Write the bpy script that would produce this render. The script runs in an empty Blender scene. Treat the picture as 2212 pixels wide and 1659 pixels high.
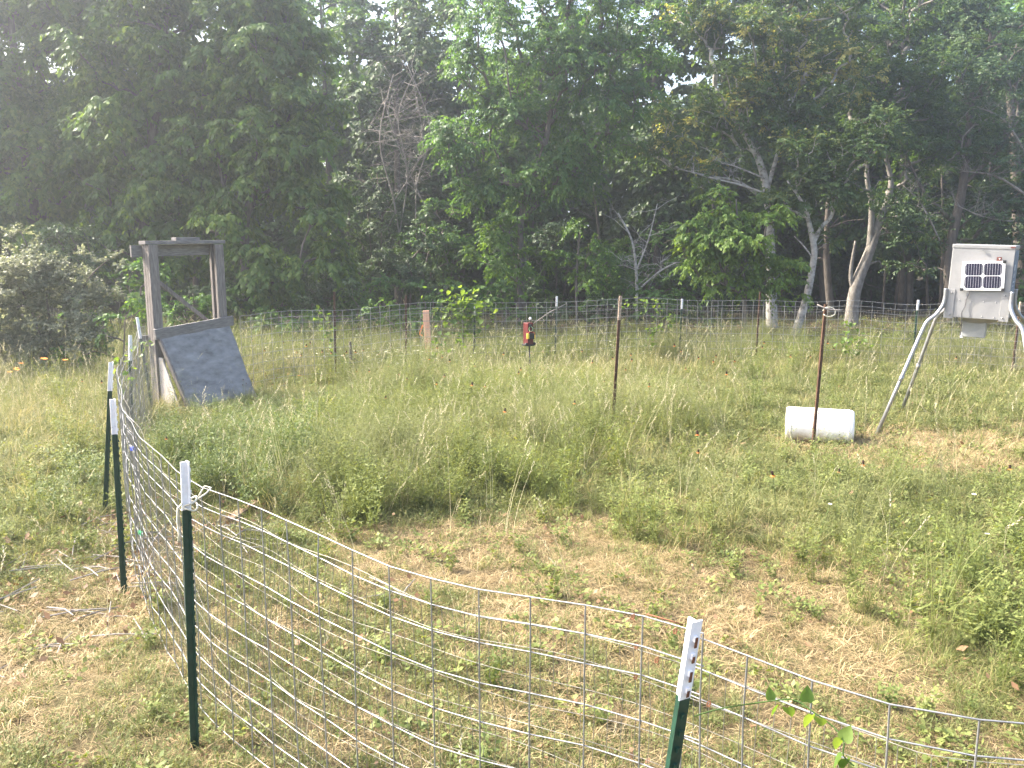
import bpy, math, random
import numpy as np
from mathutils import Vector, Matrix

# ------------------------------------------------------------------ camera, sky, sun, exposure
sc = bpy.context.scene
COL = sc.collection
PITCH = math.atan(.17)
EYE = 2.5
FPX = 851.0
cd = bpy.data.cameras.new('camera'); cam = bpy.data.objects.new('camera', cd); COL.objects.link(cam)
cd.sensor_width = 36; cd.lens = 36 * FPX / 1024
cd.clip_end = 3000; cd.clip_start = .05
cam.location = (0, 0, EYE); cam.rotation_euler = (math.pi / 2 - PITCH, 0, 0)
sc.camera = cam

SUN_EL, SUN_AZ = math.radians(43), math.radians(-74)      # azimuth from straight ahead (+Y), negative = left
w = bpy.data.worlds.new('World'); sc.world = w; w.use_nodes = True
nt = w.node_tree; nt.nodes.clear()
sky = nt.nodes.new('ShaderNodeTexSky'); sky.sky_type = 'NISHITA'; sky.sun_disc = False
sky.sun_elevation = SUN_EL; sky.sun_rotation = SUN_AZ
sky.air_density = 1.0; sky.dust_density = 6.0; sky.ozone_density = 1.0
bg = nt.nodes.new('ShaderNodeBackground'); bg.inputs[1].default_value = .15
wo = nt.nodes.new('ShaderNodeOutputWorld')
nt.links.new(sky.outputs[0], bg.inputs[0]); nt.links.new(bg.outputs[0], wo.inputs[0])
sl = bpy.data.lights.new('sun', 'SUN'); sl.energy = 3.5; sl.angle = math.radians(.8); sl.color = (1, .93, .80)
so = bpy.data.objects.new('sun', sl); COL.objects.link(so)
sdir = Vector((math.sin(SUN_AZ) * math.cos(SUN_EL), math.cos(SUN_AZ) * math.cos(SUN_EL), math.sin(SUN_EL)))
so.rotation_euler = sdir.to_track_quat('Z', 'Y').to_euler(); so.location = (-20, 20, 30)
sc.view_settings.view_transform = 'Standard'; sc.view_settings.look = 'None'
sc.view_settings.exposure = 2.22; sc.view_settings.gamma = 1
cy = sc.cycles
cy.max_bounces = 6; cy.diffuse_bounces = 3; cy.glossy_bounces = 2; cy.transmission_bounces = 4
cy.volume_bounces = 0; cy.transparent_max_bounces = 8
cy.use_denoising = True

# ------------------------------------------------------------------ helpers
K = 2212 / 1024
CP, SP = math.cos(PITCH), math.sin(PITCH)
def at(px, py, D):
    """photo position (2212 px wide) at D metres ahead -> world point"""
    x, y = px / K, py / K
    v = (y - 384) / FPX
    t = D / (CP - v * SP)
    return Vector(((x - 512) / FPX * t, D, EYE + (-SP - v * CP) * t))
def gp(px, py, h=0.0):
    x, y = px / K, py / K
    v = (y - 384) / FPX
    t = (h - EYE) / (-SP - v * CP)
    return Vector(((x - 512) / FPX * t, (CP - v * SP) * t, h))
R = np.random.default_rng(11)
rnd = random.Random(5)

def tag(o, label=None, cat=None, group=None, kind=None):
    if label: o['label'] = label
    if cat: o['category'] = cat
    if group: o['group'] = group
    if kind: o['kind'] = kind
    return o
def empty(name, loc, label, cat, group=None, rz=0):
    o = bpy.data.objects.new(name, None); COL.objects.link(o)
    o.location = loc; o.rotation_euler = (0, 0, rz); o.empty_display_size = .1
    return tag(o, label, cat, group)
def link(name, me, mat=None, parent=None, mw=None):
    """links a mesh; with a parent, the mesh coordinates are world coordinates unless local"""
    o = bpy.data.objects.new(name, me); COL.objects.link(o)
    if mat is not None and not me.materials: me.materials.append(mat)
    if parent is not None: o.parent = parent
    return o
def mesh_np(name, V, F, mat=None, smooth=False, tint=None):
    me = bpy.data.meshes.new(name)
    V = np.asarray(V, dtype=np.float32); F = np.asarray(F, dtype=np.int32)
    n, k = F.shape
    me.vertices.add(len(V)); me.vertices.foreach_set('co', V.ravel())
    me.loops.add(n * k); me.loops.foreach_set('vertex_index', F.ravel())
    me.polygons.add(n); me.polygons.foreach_set('loop_start', np.arange(0, n * k, k, dtype=np.int32))
    me.polygons.foreach_set('loop_total', np.full(n, k, dtype=np.int32))
    if smooth: me.polygons.foreach_set('use_smooth', np.ones(n, dtype=bool))
    if tint is not None:
        a = me.attributes.new('tint', 'FLOAT', 'FACE'); a.data.foreach_set('value', np.asarray(tint, dtype=np.float32))
    me.update(calc_edges=True); me.validate()
    if mat: me.materials.append(mat)
    return me

class MB:
    """collects simple shapes; build() makes one mesh"""
    def __init__(s): s.v = []; s.f = []
    def box(s, c, size, rot=None, taper=1.0, bevel=0.0):
        x, y, z = [a / 2 for a in size]
        b = len(s.v)
        M = rot if rot is not None else Matrix.Identity(3)
        c = Vector(c)
        if bevel <= 0:
            P = [(-x, -y, -z), (x, -y, -z), (x, y, -z), (-x, y, -z), (-x * taper, -y * taper, z), (x * taper, -y * taper, z), (x * taper, y * taper, z), (-x * taper, y * taper, z)]
            s.v += [c + M @ Vector(p) for p in P]
            s.f += [tuple(b + i for i in q) for q in ((0, 3, 2, 1), (4, 5, 6, 7), (0, 1, 5, 4), (1, 2, 6, 5), (2, 3, 7, 6), (3, 0, 4, 7))]
        else:
            # octagonal section along z, chamfered ends
            e = bevel
            def ring(sx, sy, zz):
                return [(-sx + e, -sy, zz), (sx - e, -sy, zz), (sx, -sy + e, zz), (sx, sy - e, zz), (sx - e, sy, zz), (-sx + e, sy, zz), (-sx, sy - e, zz), (-sx, -sy + e, zz)]
            rings = [ring(x - e * .8, y - e * .8, -z), ring(x, y, -z + e), ring(x, y, z - e), ring(x - e * .8, y - e * .8, z)]
            for r_ in rings: s.v += [c + M @ Vector(p) for p in r_]
            for j in range(3):
                for i in range(8):
                    s.f.append((b + j * 8 + i, b + j * 8 + (i + 1) % 8, b + (j + 1) * 8 + (i + 1) % 8, b + (j + 1) * 8 + i))
            s.f.append(tuple(b + i for i in range(7, -1, -1))); s.f.append(tuple(b + 24 + i for i in range(8)))
        return s
    def beam(s, a, b_, wd, th, up=(0, 0, 1), bevel=0.0):
        """box from a to b, wd across (perpendicular to up), th along up"""
        a, b_ = Vector(a), Vector(b_); d = b_ - a; L = d.length; z = d.normalized()
        u = Vector(up); xx = u.cross(z)
        if xx.length < 1e-4: xx = Vector((1, 0, 0)).cross(z)
        xx.normalize(); yy = z.cross(xx)
        return s.box((a + b_) / 2, (wd, th, L), Matrix((xx, yy, z)).transposed(), bevel=bevel)
    def tube(s, pts, rad, sides=6, cap=True):
        pts = [Vector(p) for p in pts]; n = len(pts)
        if not hasattr(rad, '__len__'): rad = [rad] * n
        b = len(s.v); ref = None
        for i, p in enumerate(pts):
            d = (pts[min(i + 1, n - 1)] - pts[max(i - 1, 0)]).normalized()
            if ref is None:
                ref = Vector((0, 0, 1)) if abs(d.z) < .9 else Vector((1, 0, 0))
            x = ref - d * ref.dot(d)
            if x.length < 1e-5: x = d.orthogonal()
            x.normalize(); y = d.cross(x); ref = x
            for k in range(sides):
                a = 2 * math.pi * k / sides
                s.v.append(p + (x * math.cos(a) + y * math.sin(a)) * rad[i])
        for i in range(n - 1):
            for k in range(sides):
                k2 = (k + 1) % sides
                s.f.append((b + i * sides + k, b + i * sides + k2, b + (i + 1) * sides + k2, b + (i + 1) * sides + k))
        if cap:
            s.f.append(tuple(b + k for k in range(sides - 1, -1, -1)))
            s.f.append(tuple(b + (n - 1) * sides + k for k in range(sides)))
        return s
    def extrude(s, poly, z0, z1):
        b = len(s.v); n = len(poly)
        s.v += [Vector((x, y, z0)) for x, y in poly] + [Vector((x, y, z1)) for x, y in poly]
        for i in range(n): s.f.append((b + i, b + (i + 1) % n, b + n + (i + 1) % n, b + n + i))
        s.f.append(tuple(b + i for i in range(n - 1, -1, -1))); s.f.append(tuple(b + n + i for i in range(n)))
        return s
    def lathe(s, prof, c, axis=(0, 0, 1), sides=24):
        """prof = (radius, distance along axis)"""
        c = Vector(c); z = Vector(axis).normalized(); x = z.orthogonal().normalized(); y = z.cross(x)
        b = len(s.v)
        for r_, h in prof:
            for k in range(sides):
                a = 2 * math.pi * k / sides
                s.v.append(c + z * h + (x * math.cos(a) + y * math.sin(a)) * max(r_, 1e-4))
        for j in range(len(prof) - 1):
            for k in range(sides):
                k2 = (k + 1) % sides
                s.f.append((b + j * sides + k, b + j * sides + k2, b + (j + 1) * sides + k2, b + (j + 1) * sides + k))
        return s
    def mesh(s, name, mat=None, smooth=False, origin=None):
        o = Vector(origin) if origin is not None else Vector((0, 0, 0))
        me = bpy.data.meshes.new(name)
        me.from_pydata([tuple(Vector(v) - o) for v in s.v], [], s.f); me.update()
        if smooth:
            me.polygons.foreach_set('use_smooth', np.ones(len(me.polygons), dtype=bool))
        if mat: me.materials.append(mat)
        return me
    def build(s, name, mat, parent=None, smooth=False):
        """vertices in world space; parent is an unrotated Empty"""
        o = parent.location if parent is not None else None
        return link(name, s.mesh(name, mat, smooth, o), None, parent)

# ------------------------------------------------------------------ materials
def newmat(name):
    m = bpy.data.materials.new(name); m.use_nodes = True
    n = m.node_tree; n.nodes.clear()
    out = n.nodes.new('ShaderNodeOutputMaterial')
    return m, n, out
def N(n, t, **kw):
    x = n.nodes.new(t)
    for k, v in kw.items(): setattr(x, k, v)
    return x
def ramp(n, stops):
    r = n.nodes.new('ShaderNodeValToRGB'); e = r.color_ramp.elements
    while len(e) < len(stops): e.new(.5)
    for i, (p, c) in enumerate(stops): e[i].position = p; e[i].color = (*c, 1)
    return r
def noise(n, scale, detail=4, coord=None, rough=.6):
    x = n.nodes.new('ShaderNodeTexNoise'); x.inputs['Scale'].default_value = scale; x.inputs['Detail'].default_value = detail
    x.inputs['Roughness'].default_value = rough
    if coord is not None: n.links.new(coord, x.inputs['Vector'])
    return x
def solid(name, stops, scale=8, rough=.7, metal=0.0, bump=.2, stretch=None, spec=.3, bscale=None):
    m, n, out = newmat(name)
    tc = N(n, 'ShaderNodeTexCoord'); co = tc.outputs['Object']
    if stretch:
        mp = N(n, 'ShaderNodeMapping'); mp.inputs['Scale'].default_value = stretch; n.links.new(co, mp.inputs[0]); co = mp.outputs[0]
    ns = noise(n, scale, 6, co)
    rp = ramp(n, stops); n.links.new(ns.outputs[0], rp.inputs[0])
    b = N(n, 'ShaderNodeBsdfPrincipled'); b.inputs['Roughness'].default_value = rough; b.inputs['Metallic'].default_value = metal
    b.inputs['Specular IOR Level'].default_value = spec
    n.links.new(rp.outputs[0], b.inputs['Base Color'])
    if bump:
        n2 = noise(n, bscale or scale * 3, 5, co); bp = N(n, 'ShaderNodeBump'); bp.inputs['Strength'].default_value = bump; bp.inputs['Distance'].default_value = .01
        n.links.new(n2.outputs[0], bp.inputs['Height']); n.links.new(bp.outputs[0], b.inputs['Normal'])
    n.links.new(b.outputs[0], out.inputs[0])
    return m
def leafmat(name, stops, trans=(.56), tmul=(1.3, 1.2, .5), rough=.5, inst=False, spec=.4):
    """two-sided leaf: colour from the per-face tint attribute (and a per-instance random)"""
    m, n, out = newmat(name)
    at_ = N(n, 'ShaderNodeAttribute', attribute_name='tint')
    fac = at_.outputs['Fac']
    if inst:
        oi = N(n, 'ShaderNodeObjectInfo')
        mx = N(n, 'ShaderNodeMath', operation='MULTIPLY_ADD'); mx.inputs[1].default_value = .5
        m2 = N(n, 'ShaderNodeMath', operation='MULTIPLY'); m2.inputs[1].default_value = .5
        n.links.new(oi.outputs['Random'], m2.inputs[0]); n.links.new(fac, mx.inputs[0]); n.links.new(m2.outputs[0], mx.inputs[2])
        fac = mx.outputs[0]
    rp = ramp(n, stops); n.links.new(fac, rp.inputs[0])
    b = N(n, 'ShaderNodeBsdfPrincipled'); b.inputs['Roughness'].default_value = rough
    b.inputs['Specular IOR Level'].default_value = spec
    n.links.new(rp.outputs[0], b.inputs['Base Color'])
    tr = N(n, 'ShaderNodeBsdfTranslucent')
    mul = N(n, 'ShaderNodeMixRGB', blend_type='MULTIPLY'); mul.inputs[0].default_value = 1; mul.inputs[2].default_value = (*tmul, 1)
    n.links.new(rp.outputs[0], mul.inputs[1]); n.links.new(mul.outputs[0], tr.inputs[0])
    ms = N(n, 'ShaderNodeMixShader'); ms.inputs[0].default_value = trans
    n.links.new(b.outputs[0], ms.inputs[1]); n.links.new(tr.outputs[0], ms.inputs[2]); n.links.new(ms.outputs[0], out.inputs[0])
    return m

M = {}
M['elm'] = leafmat('elm_leaf', [(0, (.058, .122, .032)), (.5, (.100, .188, .043)), (1, (.19, .275, .056))])
M['mid'] = leafmat('ash_leaf', [(0, (.048, .120, .036)), (.5, (.084, .180, .047)), (1, (.155, .255, .058))])
M['oak'] = leafmat('oak_leaf', [(0, (.052, .105, .036)), (.55, (.090, .155, .050)), (.86, (.14, .19, .06)), (1, (.44, .41, .15))])
M['bright'] = leafmat('sapling_leaf', [(0, (.070, .145, .030)), (.5, (.12, .215, .038)), (1, (.20, .295, .055))])
M['dark'] = leafmat('evergreen_leaf', [(0, (.036, .070, .030)), (.5, (.058, .105, .040)), (1, (.095, .150, .052))], trans=.35)
M['shrub'] = leafmat('shrub_leaf', [(0, (.13, .150, .100)), (.5, (.20, .218, .145)), (1, (.31, .318, .215))], trans=.45, tmul=(1.1, 1.1, .8))
M['vine'] = leafmat('vine_leaf', [(0, (.07, .14, .03)), (.5, (.11, .19, .04)), (1, (.18, .255, .06))])
M['bark'] = solid('bark', [(.3, (.075, .062, .052)), (.7, (.17, .145, .125))], 14, .9, bump=.6, stretch=(1, 1, .3))
M['greybark'] = solid('grey_bark', [(.3, (.11, .097, .085)), (.5, (.20, .18, .16)), (.75, (.32, .30, .275))], 9, .9, bump=.5, stretch=(1, 1, .6))
M['palebark'] = solid('pale_bark', [(.35, (.16, .145, .125)), (.5, (.34, .32, .29)), (.75, (.48, .46, .43))], 7, .9, bump=.4, stretch=(1, 1, 1.4))
M['twig'] = solid('dead_twig', [(.3, (.17, .15, .135)), (.7, (.33, .30, .28))], 12, .9, bump=0)
M['galv'] = solid('galvanised_wire', [(.3, (.20, .204, .212)), (.62, (.29, .295, .305)), (.8, (.23, .21, .19))], 20, .42, .55, bump=0, spec=.5)
M['galvfine'] = solid('weathered_net_wire', [(.3, (.20, .19, .17)), (.7, (.36, .34, .30))], 20, .5, .6, bump=0)
M['green'] = solid('green_post_paint', [(.3, (.008, .030, .020)), (.75, (.016, .055, .036))], 25, .42, bump=.1, spec=.4)
M['white'] = solid('white_post_paint', [(.26, (.17, .075, .035)), (.33, (.70, .68, .70)), (.8, (.86, .85, .86))], 28, .5, bump=.15)
M['rust'] = solid('rusty_steel', [(.3, (.050, .026, .017)), (.7, (.13, .072, .045))], 18, .85, .2, bump=.4)
M['rustpale'] = solid('worn_post_tip', [(.3, (.22, .14, .09)), (.7, (.50, .42, .34))], 22, .85, 0, bump=.3)
M['orange_rust'] = solid('rusty_tie_wire', [(.3, (.09, .036, .018)), (.7, (.19, .085, .045))], 40, .85, 0, bump=0)
M['wood'] = solid('weathered_wood', [(.25, (.10, .088, .080)), (.55, (.20, .176, .163)), (.8, (.31, .275, .255))], 9, .9, bump=.6, stretch=(6, 6, .7))
M['woodx'] = solid('weathered_beam_wood', [(.25, (.095, .088, .084)), (.55, (.19, .178, .172)), (.8, (.285, .268, .258))], 7, .9, bump=.6, stretch=(1.2, 1.2, 9))
M['ply'] = solid('weathered_plywood', [(.2, (.080, .079, .080)), (.40, (.175, .174, .176)), (.6, (.245, .243, .244)), (.85, (.34, .333, .33))], 5, .85, bump=.4, stretch=(1, 1, 2.2))
M['plyside'] = solid('pale_board', [(.3, (.28, .26, .25)), (.7, (.42, .39, .38))], 5, .9, bump=.3, stretch=(4, 4, .6))
M['hopper'] = solid('zinc_sheet', [(.3, (.225, .225, .23)), (.55, (.265, .265, .27)), (.75, (.255, .248, .244))], 6, .5, .2, bump=.05, spec=.5)
M['pipe'] = solid('galvanised_pipe', [(.3, (.24, .245, .255)), (.7, (.36, .365, .375))], 12, .38, .6, bump=.05, spec=.5)
M['box'] = solid('grey_enamel', [(.3, (.27, .28, .28)), (.7, (.32, .33, .33))], 9, .45, bump=.05)
M['label'] = solid('shaded_side_sheet', [(.3, (.10, .14, .19)), (.7, (.17, .21, .27))], 10, .5, .2, bump=0)  # blue shade of the feeder's right side, put into the colour
M['labelw'] = solid('worn_label_print', [(.3, (.40, .46, .52)), (.7, (.60, .64, .68))], 30, .6, bump=0)
M['cell'] = solid('solar_cell', [(.3, (.010, .010, .026)), (.7, (.018, .018, .042))], 10, .6, bump=0, spec=.05)
M['aluminium'] = solid('white_frame', [(.3, (.74, .74, .75)), (.7, (.82, .82, .83))], 10, .4, bump=0)
M['black'] = solid('black_plastic', [(.3, (.012, .012, .013)), (.7, (.03, .03, .032))], 18, .5, bump=.05)
M['cable'] = solid('grey_cable', [(.3, (.09, .09, .10)), (.7, (.15, .15, .16))], 18, .6, bump=0)
M['brownplate'] = solid('brown_tab', [(.3, (.09, .03, .025)), (.7, (.16, .06, .05))], 20, .5, bump=0)
M['plastic'] = solid('white_drum_plastic', [(.2, (.62, .58, .52)), (.42, (.80, .79, .77)), (.8, (.86, .86, .86))], 3.5, .45, bump=.05)
def drum_mat():
    m, n, out = newmat('white_drum_plastic')
    tc = N(n, 'ShaderNodeTexCoord'); sx = N(n, 'ShaderNodeSeparateXYZ'); n.links.new(tc.outputs['Object'], sx.inputs[0])
    n1 = noise(n, 9, 6, tc.outputs['Object']); n2 = noise(n, 2.5, 4, tc.outputs['Object'])
    ma = N(n, 'ShaderNodeMath', operation='MULTIPLY_ADD'); ma.inputs[1].default_value = .30; n.links.new(n1.outputs[0], ma.inputs[0]); n.links.new(sx.outputs[2], ma.inputs[2])
    rp = ramp(n, [(.12, (.20, .145, .09)), (.20, (.50, .44, .35)), (.30, (.80, .79, .77))]); n.links.new(ma.outputs[0], rp.inputs[0])
    r2_ = ramp(n, [(.35, (.80, .78, .74)), (.6, (1, 1, 1))]); n.links.new(n2.outputs[0], r2_.inputs[0])
    mx = N(n, 'ShaderNodeMixRGB', blend_type='MULTIPLY'); mx.inputs[0].default_value = 1; n.links.new(rp.outputs[0], mx.inputs[1]); n.links.new(r2_.outputs[0], mx.inputs[2])
    b = N(n, 'ShaderNodeBsdfPrincipled'); b.inputs['Roughness'].default_value = .45; n.links.new(mx.outputs[0], b.inputs['Base Color']); n.links.new(b.outputs[0], out.inputs[0])
    return m
M['plastic'] = drum_mat()
M['red'] = solid('red_enamel', [(.3, (.075, .011, .012)), (.7, (.11, .016, .017))], 14, .5, bump=0)
M['yellow'] = solid('yellow_plastic', [(.3, (.75, .50, .05)), (.7, (.82, .60, .10))], 14, .5, bump=0)
M['ball'] = solid('white_ball', [(.3, (.82, .82, .82)), (.7, (.86, .86, .86))], 14, .4, bump=0)
M['redwire'] = solid('red_wire', [(.3, (.5, .05, .04)), (.7, (.6, .07, .05))], 14, .5, bump=0)
M['greenwire'] = solid('pale_green_wire', [(.3, (.3, .6, .3)), (.7, (.4, .7, .4))], 14, .5, bump=0)
M['pink'] = solid('fresh_board', [(.3, (.60, .33, .22)), (.7, (.72, .43, .31))], 6, .8, bump=.2, stretch=(4, 4, .6))
M['ribbon'] = solid('orange_ribbon', [(.3, (.85, .22, .04)), (.7, (.9, .28, .06))], 6, .6, bump=0)
M['rope'] = solid('cotton_cord', [(.3, (.48, .45, .36)), (.7, (.66, .63, .53))], 60, .9, bump=.3)
M['blue'] = solid('blue_clip', [(.3, (.02, .04, .35)), (.7, (.04, .09, .55))], 30, .4, bump=0)
M['clipgreen'] = solid('green_clip', [(.3, (.02, .25, .08)), (.7, (.05, .38, .15))], 30, .4, bump=0)
M['plank'] = solid('brown_plank', [(.25, (.13, .085, .058)), (.75, (.27, .19, .135))], 8, .9, bump=.4, stretch=(5, .8, 5))
M['dry'] = leafmat('dry_grass', [(0, (.15, .105, .055)), (.35, (.28, .21, .11)), (.7, (.42, .33, .19)), (1, (.58, .48, .30))], trans=.25, tmul=(1, 1, .9), inst=True, spec=.1)
M['olive'] = leafmat('short_grass', [(0, (.080, .105, .034)), (.45, (.14, .165, .060)), (.8, (.225, .23, .095)), (1, (.36, .32, .16))], trans=.35, tmul=(1.1, 1.1, .6), inst=True, spec=.15)
M['grass'] = leafmat('tall_grass', [(0, (.090, .130, .040)), (.35, (.165, .205, .070)), (.7, (.28, .29, .115)), (1, (.46, .41, .22))], trans=.4, tmul=(1.1, 1.1, .6), inst=True, spec=.15)
M['forb'] = leafmat('forb_leaf', [(0, (.080, .108, .032)), (.5, (.145, .180, .055)), (1, (.25, .27, .095))], trans=.4, inst=True, spec=.15)
M['herb'] = leafmat('herb_leaf', [(0, (.085, .12, .038)), (.5, (.155, .19, .06)), (1, (.26, .28, .10))], trans=.35, inst=True, spec=.15)
M['yellowgrass'] = leafmat('ripe_grass', [(0, (.20, .19, .08)), (.4, (.31, .28, .13)), (.75, (.42, .37, .19)), (1, (.54, .47, .28))], trans=.35, tmul=(1.05, 1.05, .7), inst=True, spec=.1)
M['forbgrey'] = leafmat('feathery_leaf', [(0, (.095, .115, .045)), (.5, (.175, .195, .080)), (1, (.29, .29, .135))], trans=.4, tmul=(1.1, 1.1, .7), inst=True, spec=.15)
M['forbdark'] = leafmat('dark_weed_leaf', [(0, (.060, .088, .028)), (.5, (.105, .148, .046)), (1, (.18, .215, .075))], trans=.35, inst=True, spec=.2)
M['seed'] = leafmat('seed_head', [(0, (.33, .29, .18)), (.5, (.47, .42, .28)), (1, (.60, .55, .40))], trans=.3, tmul=(1, 1, .9), inst=True, spec=.1)
M['cone'] = solid('flower_cone', [(.3, (.018, .010, .007)), (.7, (.05, .025, .015))], 30, .9, bump=0)
M['petal'] = solid('orange_petal', [(.3, (.28, .06, .015)), (.7, (.48, .18, .025))], 30, .7, bump=0)
M['orangepetal'] = solid('bright_orange_petal', [(.3, (.75, .22, .02)), (.7, (.85, .36, .03))], 30, .7, bump=0)
M['whitepetal'] = solid('white_petal', [(.3, (.50, .48, .36)), (.7, (.66, .64, .52))], 30, .7, bump=0)
M['litter'] = leafmat('fallen_leaf', [(0, (.10, .055, .03)), (.5, (.20, .12, .07)), (1, (.34, .24, .15))], trans=.1, inst=True, spec=.1)

# ground material: soil and thatch
def ground_mat():
    m, n, out = newmat('soil_and_thatch')
    tc = N(n, 'ShaderNodeTexCoord'); co = tc.outputs['Object']
    n1 = noise(n, .45, 5, co); n2 = noise(n, 38, 8, co, .75); n3 = noise(n, 5, 6, co)
    soil = ramp(n, [(.25, (.045, .031, .019)), (.5, (.100, .072, .043)), (.72, (.20, .15, .09))]); n.links.new(n2.outputs[0], soil.inputs[0])
    that = ramp(n, [(.25, (.050, .045, .020)), (.5, (.105, .098, .045)), (.75, (.21, .18, .095))]); n.links.new(n2.outputs[0], that.inputs[0])
    md = N(n, 'ShaderNodeMath', operation='ADD'); n.links.new(n1.outputs[0], md.inputs[0])
    mm = N(n, 'ShaderNodeMath', operation='MULTIPLY'); mm.inputs[1].default_value = .5; n.links.new(n3.outputs[0], mm.inputs[0]); n.links.new(mm.outputs[0], md.inputs[1])
    fr = ramp(n, [(.62, (0, 0, 0)), (.86, (1, 1, 1))]); n.links.new(md.outputs[0], fr.inputs[0])
    mix = N(n, 'ShaderNodeMixRGB'); n.links.new(fr.outputs[0], mix.inputs[0]); n.links.new(soil.outputs[0], mix.inputs[1]); n.links.new(that.outputs[0], mix.inputs[2])
    # leaf-litter brown beyond the fence, where the wood stands
    sx = N(n, 'ShaderNodeSeparateXYZ'); n.links.new(co, sx.inputs[0])
    mr = N(n, 'ShaderNodeMapRange'); mr.inputs[1].default_value = 17.5; mr.inputs[2].default_value = 22; n.links.new(sx.outputs[1], mr.inputs[0])
    lit = ramp(n, [(.3, (.022, .018, .012)), (.6, (.050, .040, .026)), (.8, (.085, .066, .045))]); n.links.new(n2.outputs[0], lit.inputs[0])
    mix2 = N(n, 'ShaderNodeMixRGB'); n.links.new(mr.outputs[0], mix2.inputs[0]); n.links.new(mix.outputs[0], mix2.inputs[1]); n.links.new(lit.outputs[0], mix2.inputs[2])
    b = N(n, 'ShaderNodeBsdfPrincipled'); b.inputs['Roughness'].default_value = .95; b.inputs['Specular IOR Level'].default_value = .1
    n.links.new(mix2.outputs[0], b.inputs['Base Color'])
    bp = N(n, 'ShaderNodeBump'); bp.inputs['Strength'].default_value = .8; bp.inputs['Distance'].default_value = .03
    n.links.new(n2.outputs[0], bp.inputs['Height']); n.links.new(bp.outputs[0], b.inputs['Normal'])
    n.links.new(b.outputs[0], out.inputs[0])
    return m

# ------------------------------------------------------------------ ground: one sheet to the horizon
def gh(x, y):
    """gentle unevenness of the ground"""
    x = np.asarray(x, float); y = np.asarray(y, float)
    h = .022 * np.sin(x * 1.7 + .6 * y) + .020 * np.sin(y * 1.3 - .9 * x + 1.2) + .012 * np.sin(3.1 * x - 2.3 * y)
    return h * np.clip(1.2 - np.hypot(x, y - 12) / 60, 0, 1)
ax = np.unique(np.concatenate([np.linspace(-18, 18, 121), np.linspace(-60, 60, 61), np.linspace(-420, 420, 21)]))
ay = np.unique(np.concatenate([np.linspace(-6, 26, 121), np.linspace(-60, 80, 61), np.linspace(-200, 640, 22)]))
X, Y = np.meshgrid(ax, ay); Z = gh(X, Y)
nx, ny = len(ax), len(ay)
idx = np.arange(nx * ny).reshape(ny, nx)
F = np.stack([idx[:-1, :-1], idx[:-1, 1:], idx[1:, 1:], idx[1:, :-1]], -1).reshape(-1, 4)
g = link('ground', mesh_np('ground', np.stack([X, Y, Z], -1).reshape(-1, 3), F, ground_mat(), smooth=True))
tag(g, 'brown soil and thatch of the clearing under the grass', None, kind='structure')
def G(x, y): return float(gh(x, y))

# ------------------------------------------------------------------ trees
class Crown:
    """leaf faces of one crown"""
    def __init__(s): s.V = []; s.T = []; s.n = 0
    def add(s, P, A, S, L, W, tint):
        # P base, A axis, S side (unit), per leaf; a four-cornered leaf with a small fold
        up = np.cross(A, S)
        L = L[:, None]; W = W[:, None]
        v0 = P; v1 = P + A * L * .45 + S * W - up * L * .06; v2 = P + A * L; v3 = P + A * L * .45 - S * W - up * L * .06
        s.V.append(np.stack([v0, v1, v2, v3], 1).reshape(-1, 3)); s.T.append(tint); s.n += len(P)
    def mesh(s, name, mat, origin):
        V = np.concatenate(s.V) - np.asarray(origin, dtype=float)
        return mesh_np(name, V, np.arange(len(V)).reshape(-1, 4), mat, False, np.concatenate(s.T))
def unit(a): return a / np.maximum(np.linalg.norm(a, axis=-1, keepdims=True), 1e-6)
def spray(cr, C, out, rng, twigs, per, tl, L, wr, droop, tbias=0.0, tvar=.45, tuft=0.0):
    """sprays of leaves on drooping twigs round cluster centres C pointing 'out'"""
    n = len(C)
    ct = rng.random(n)
    C2 = np.repeat(C, twigs, 0); O2 = np.repeat(out, twigs, 0); t2 = np.repeat(ct, twigs)
    d = unit(O2 * .7 + rng.normal(0, .75, C2.shape) * [1, 1, .55] + [0, 0, .15])
    ln = tl * rng.uniform(.55, 1.2, len(C2))
    P = np.repeat(C2, per, 0); D = np.repeat(d, per, 0); LN = np.repeat(ln, per)[:, None]; t3 = np.repeat(t2, per)
    t = np.tile(np.linspace(.12, 1, per), len(C2))[:, None] + rng.normal(0, .03, (len(P), 1))
    pos = P + D * LN * t + np.array([0, 0, -1.0]) * LN * t * t * droop
    tan = unit(D + np.array([0, 0, -2.0]) * t * droop)
    side = unit(np.cross(tan, np.array([0, 0, 1.0])) + rng.normal(0, .15, tan.shape)) * np.tile(np.where(np.arange(per) % 2, 1, -1), len(C2))[:, None]
    A = unit(tan * .55 + side * .65 + np.array([0, 0, -.75]) * (.5 + droop) + rng.normal(0, .28, tan.shape))
    nrm = unit(np.array([0, 0, .62]) + np.repeat(np.repeat(out, twigs, 0), per, 0) * .75 + rng.normal(0, .42, tan.shape))
    S = unit(np.cross(nrm, A))
    LL = L * rng.uniform(.65, 1.2, len(pos))
    tint = np.clip(tbias + t3 * tvar + rng.random(len(pos)) * (1 - tvar), 0, 1 if not tuft else .86)
    if tuft: tint = np.where(t3 > 1 - tuft, rng.uniform(.9, 1, len(pos)), tint)
    cr.add(pos, A, S, LL, LL * wr, tint)

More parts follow.
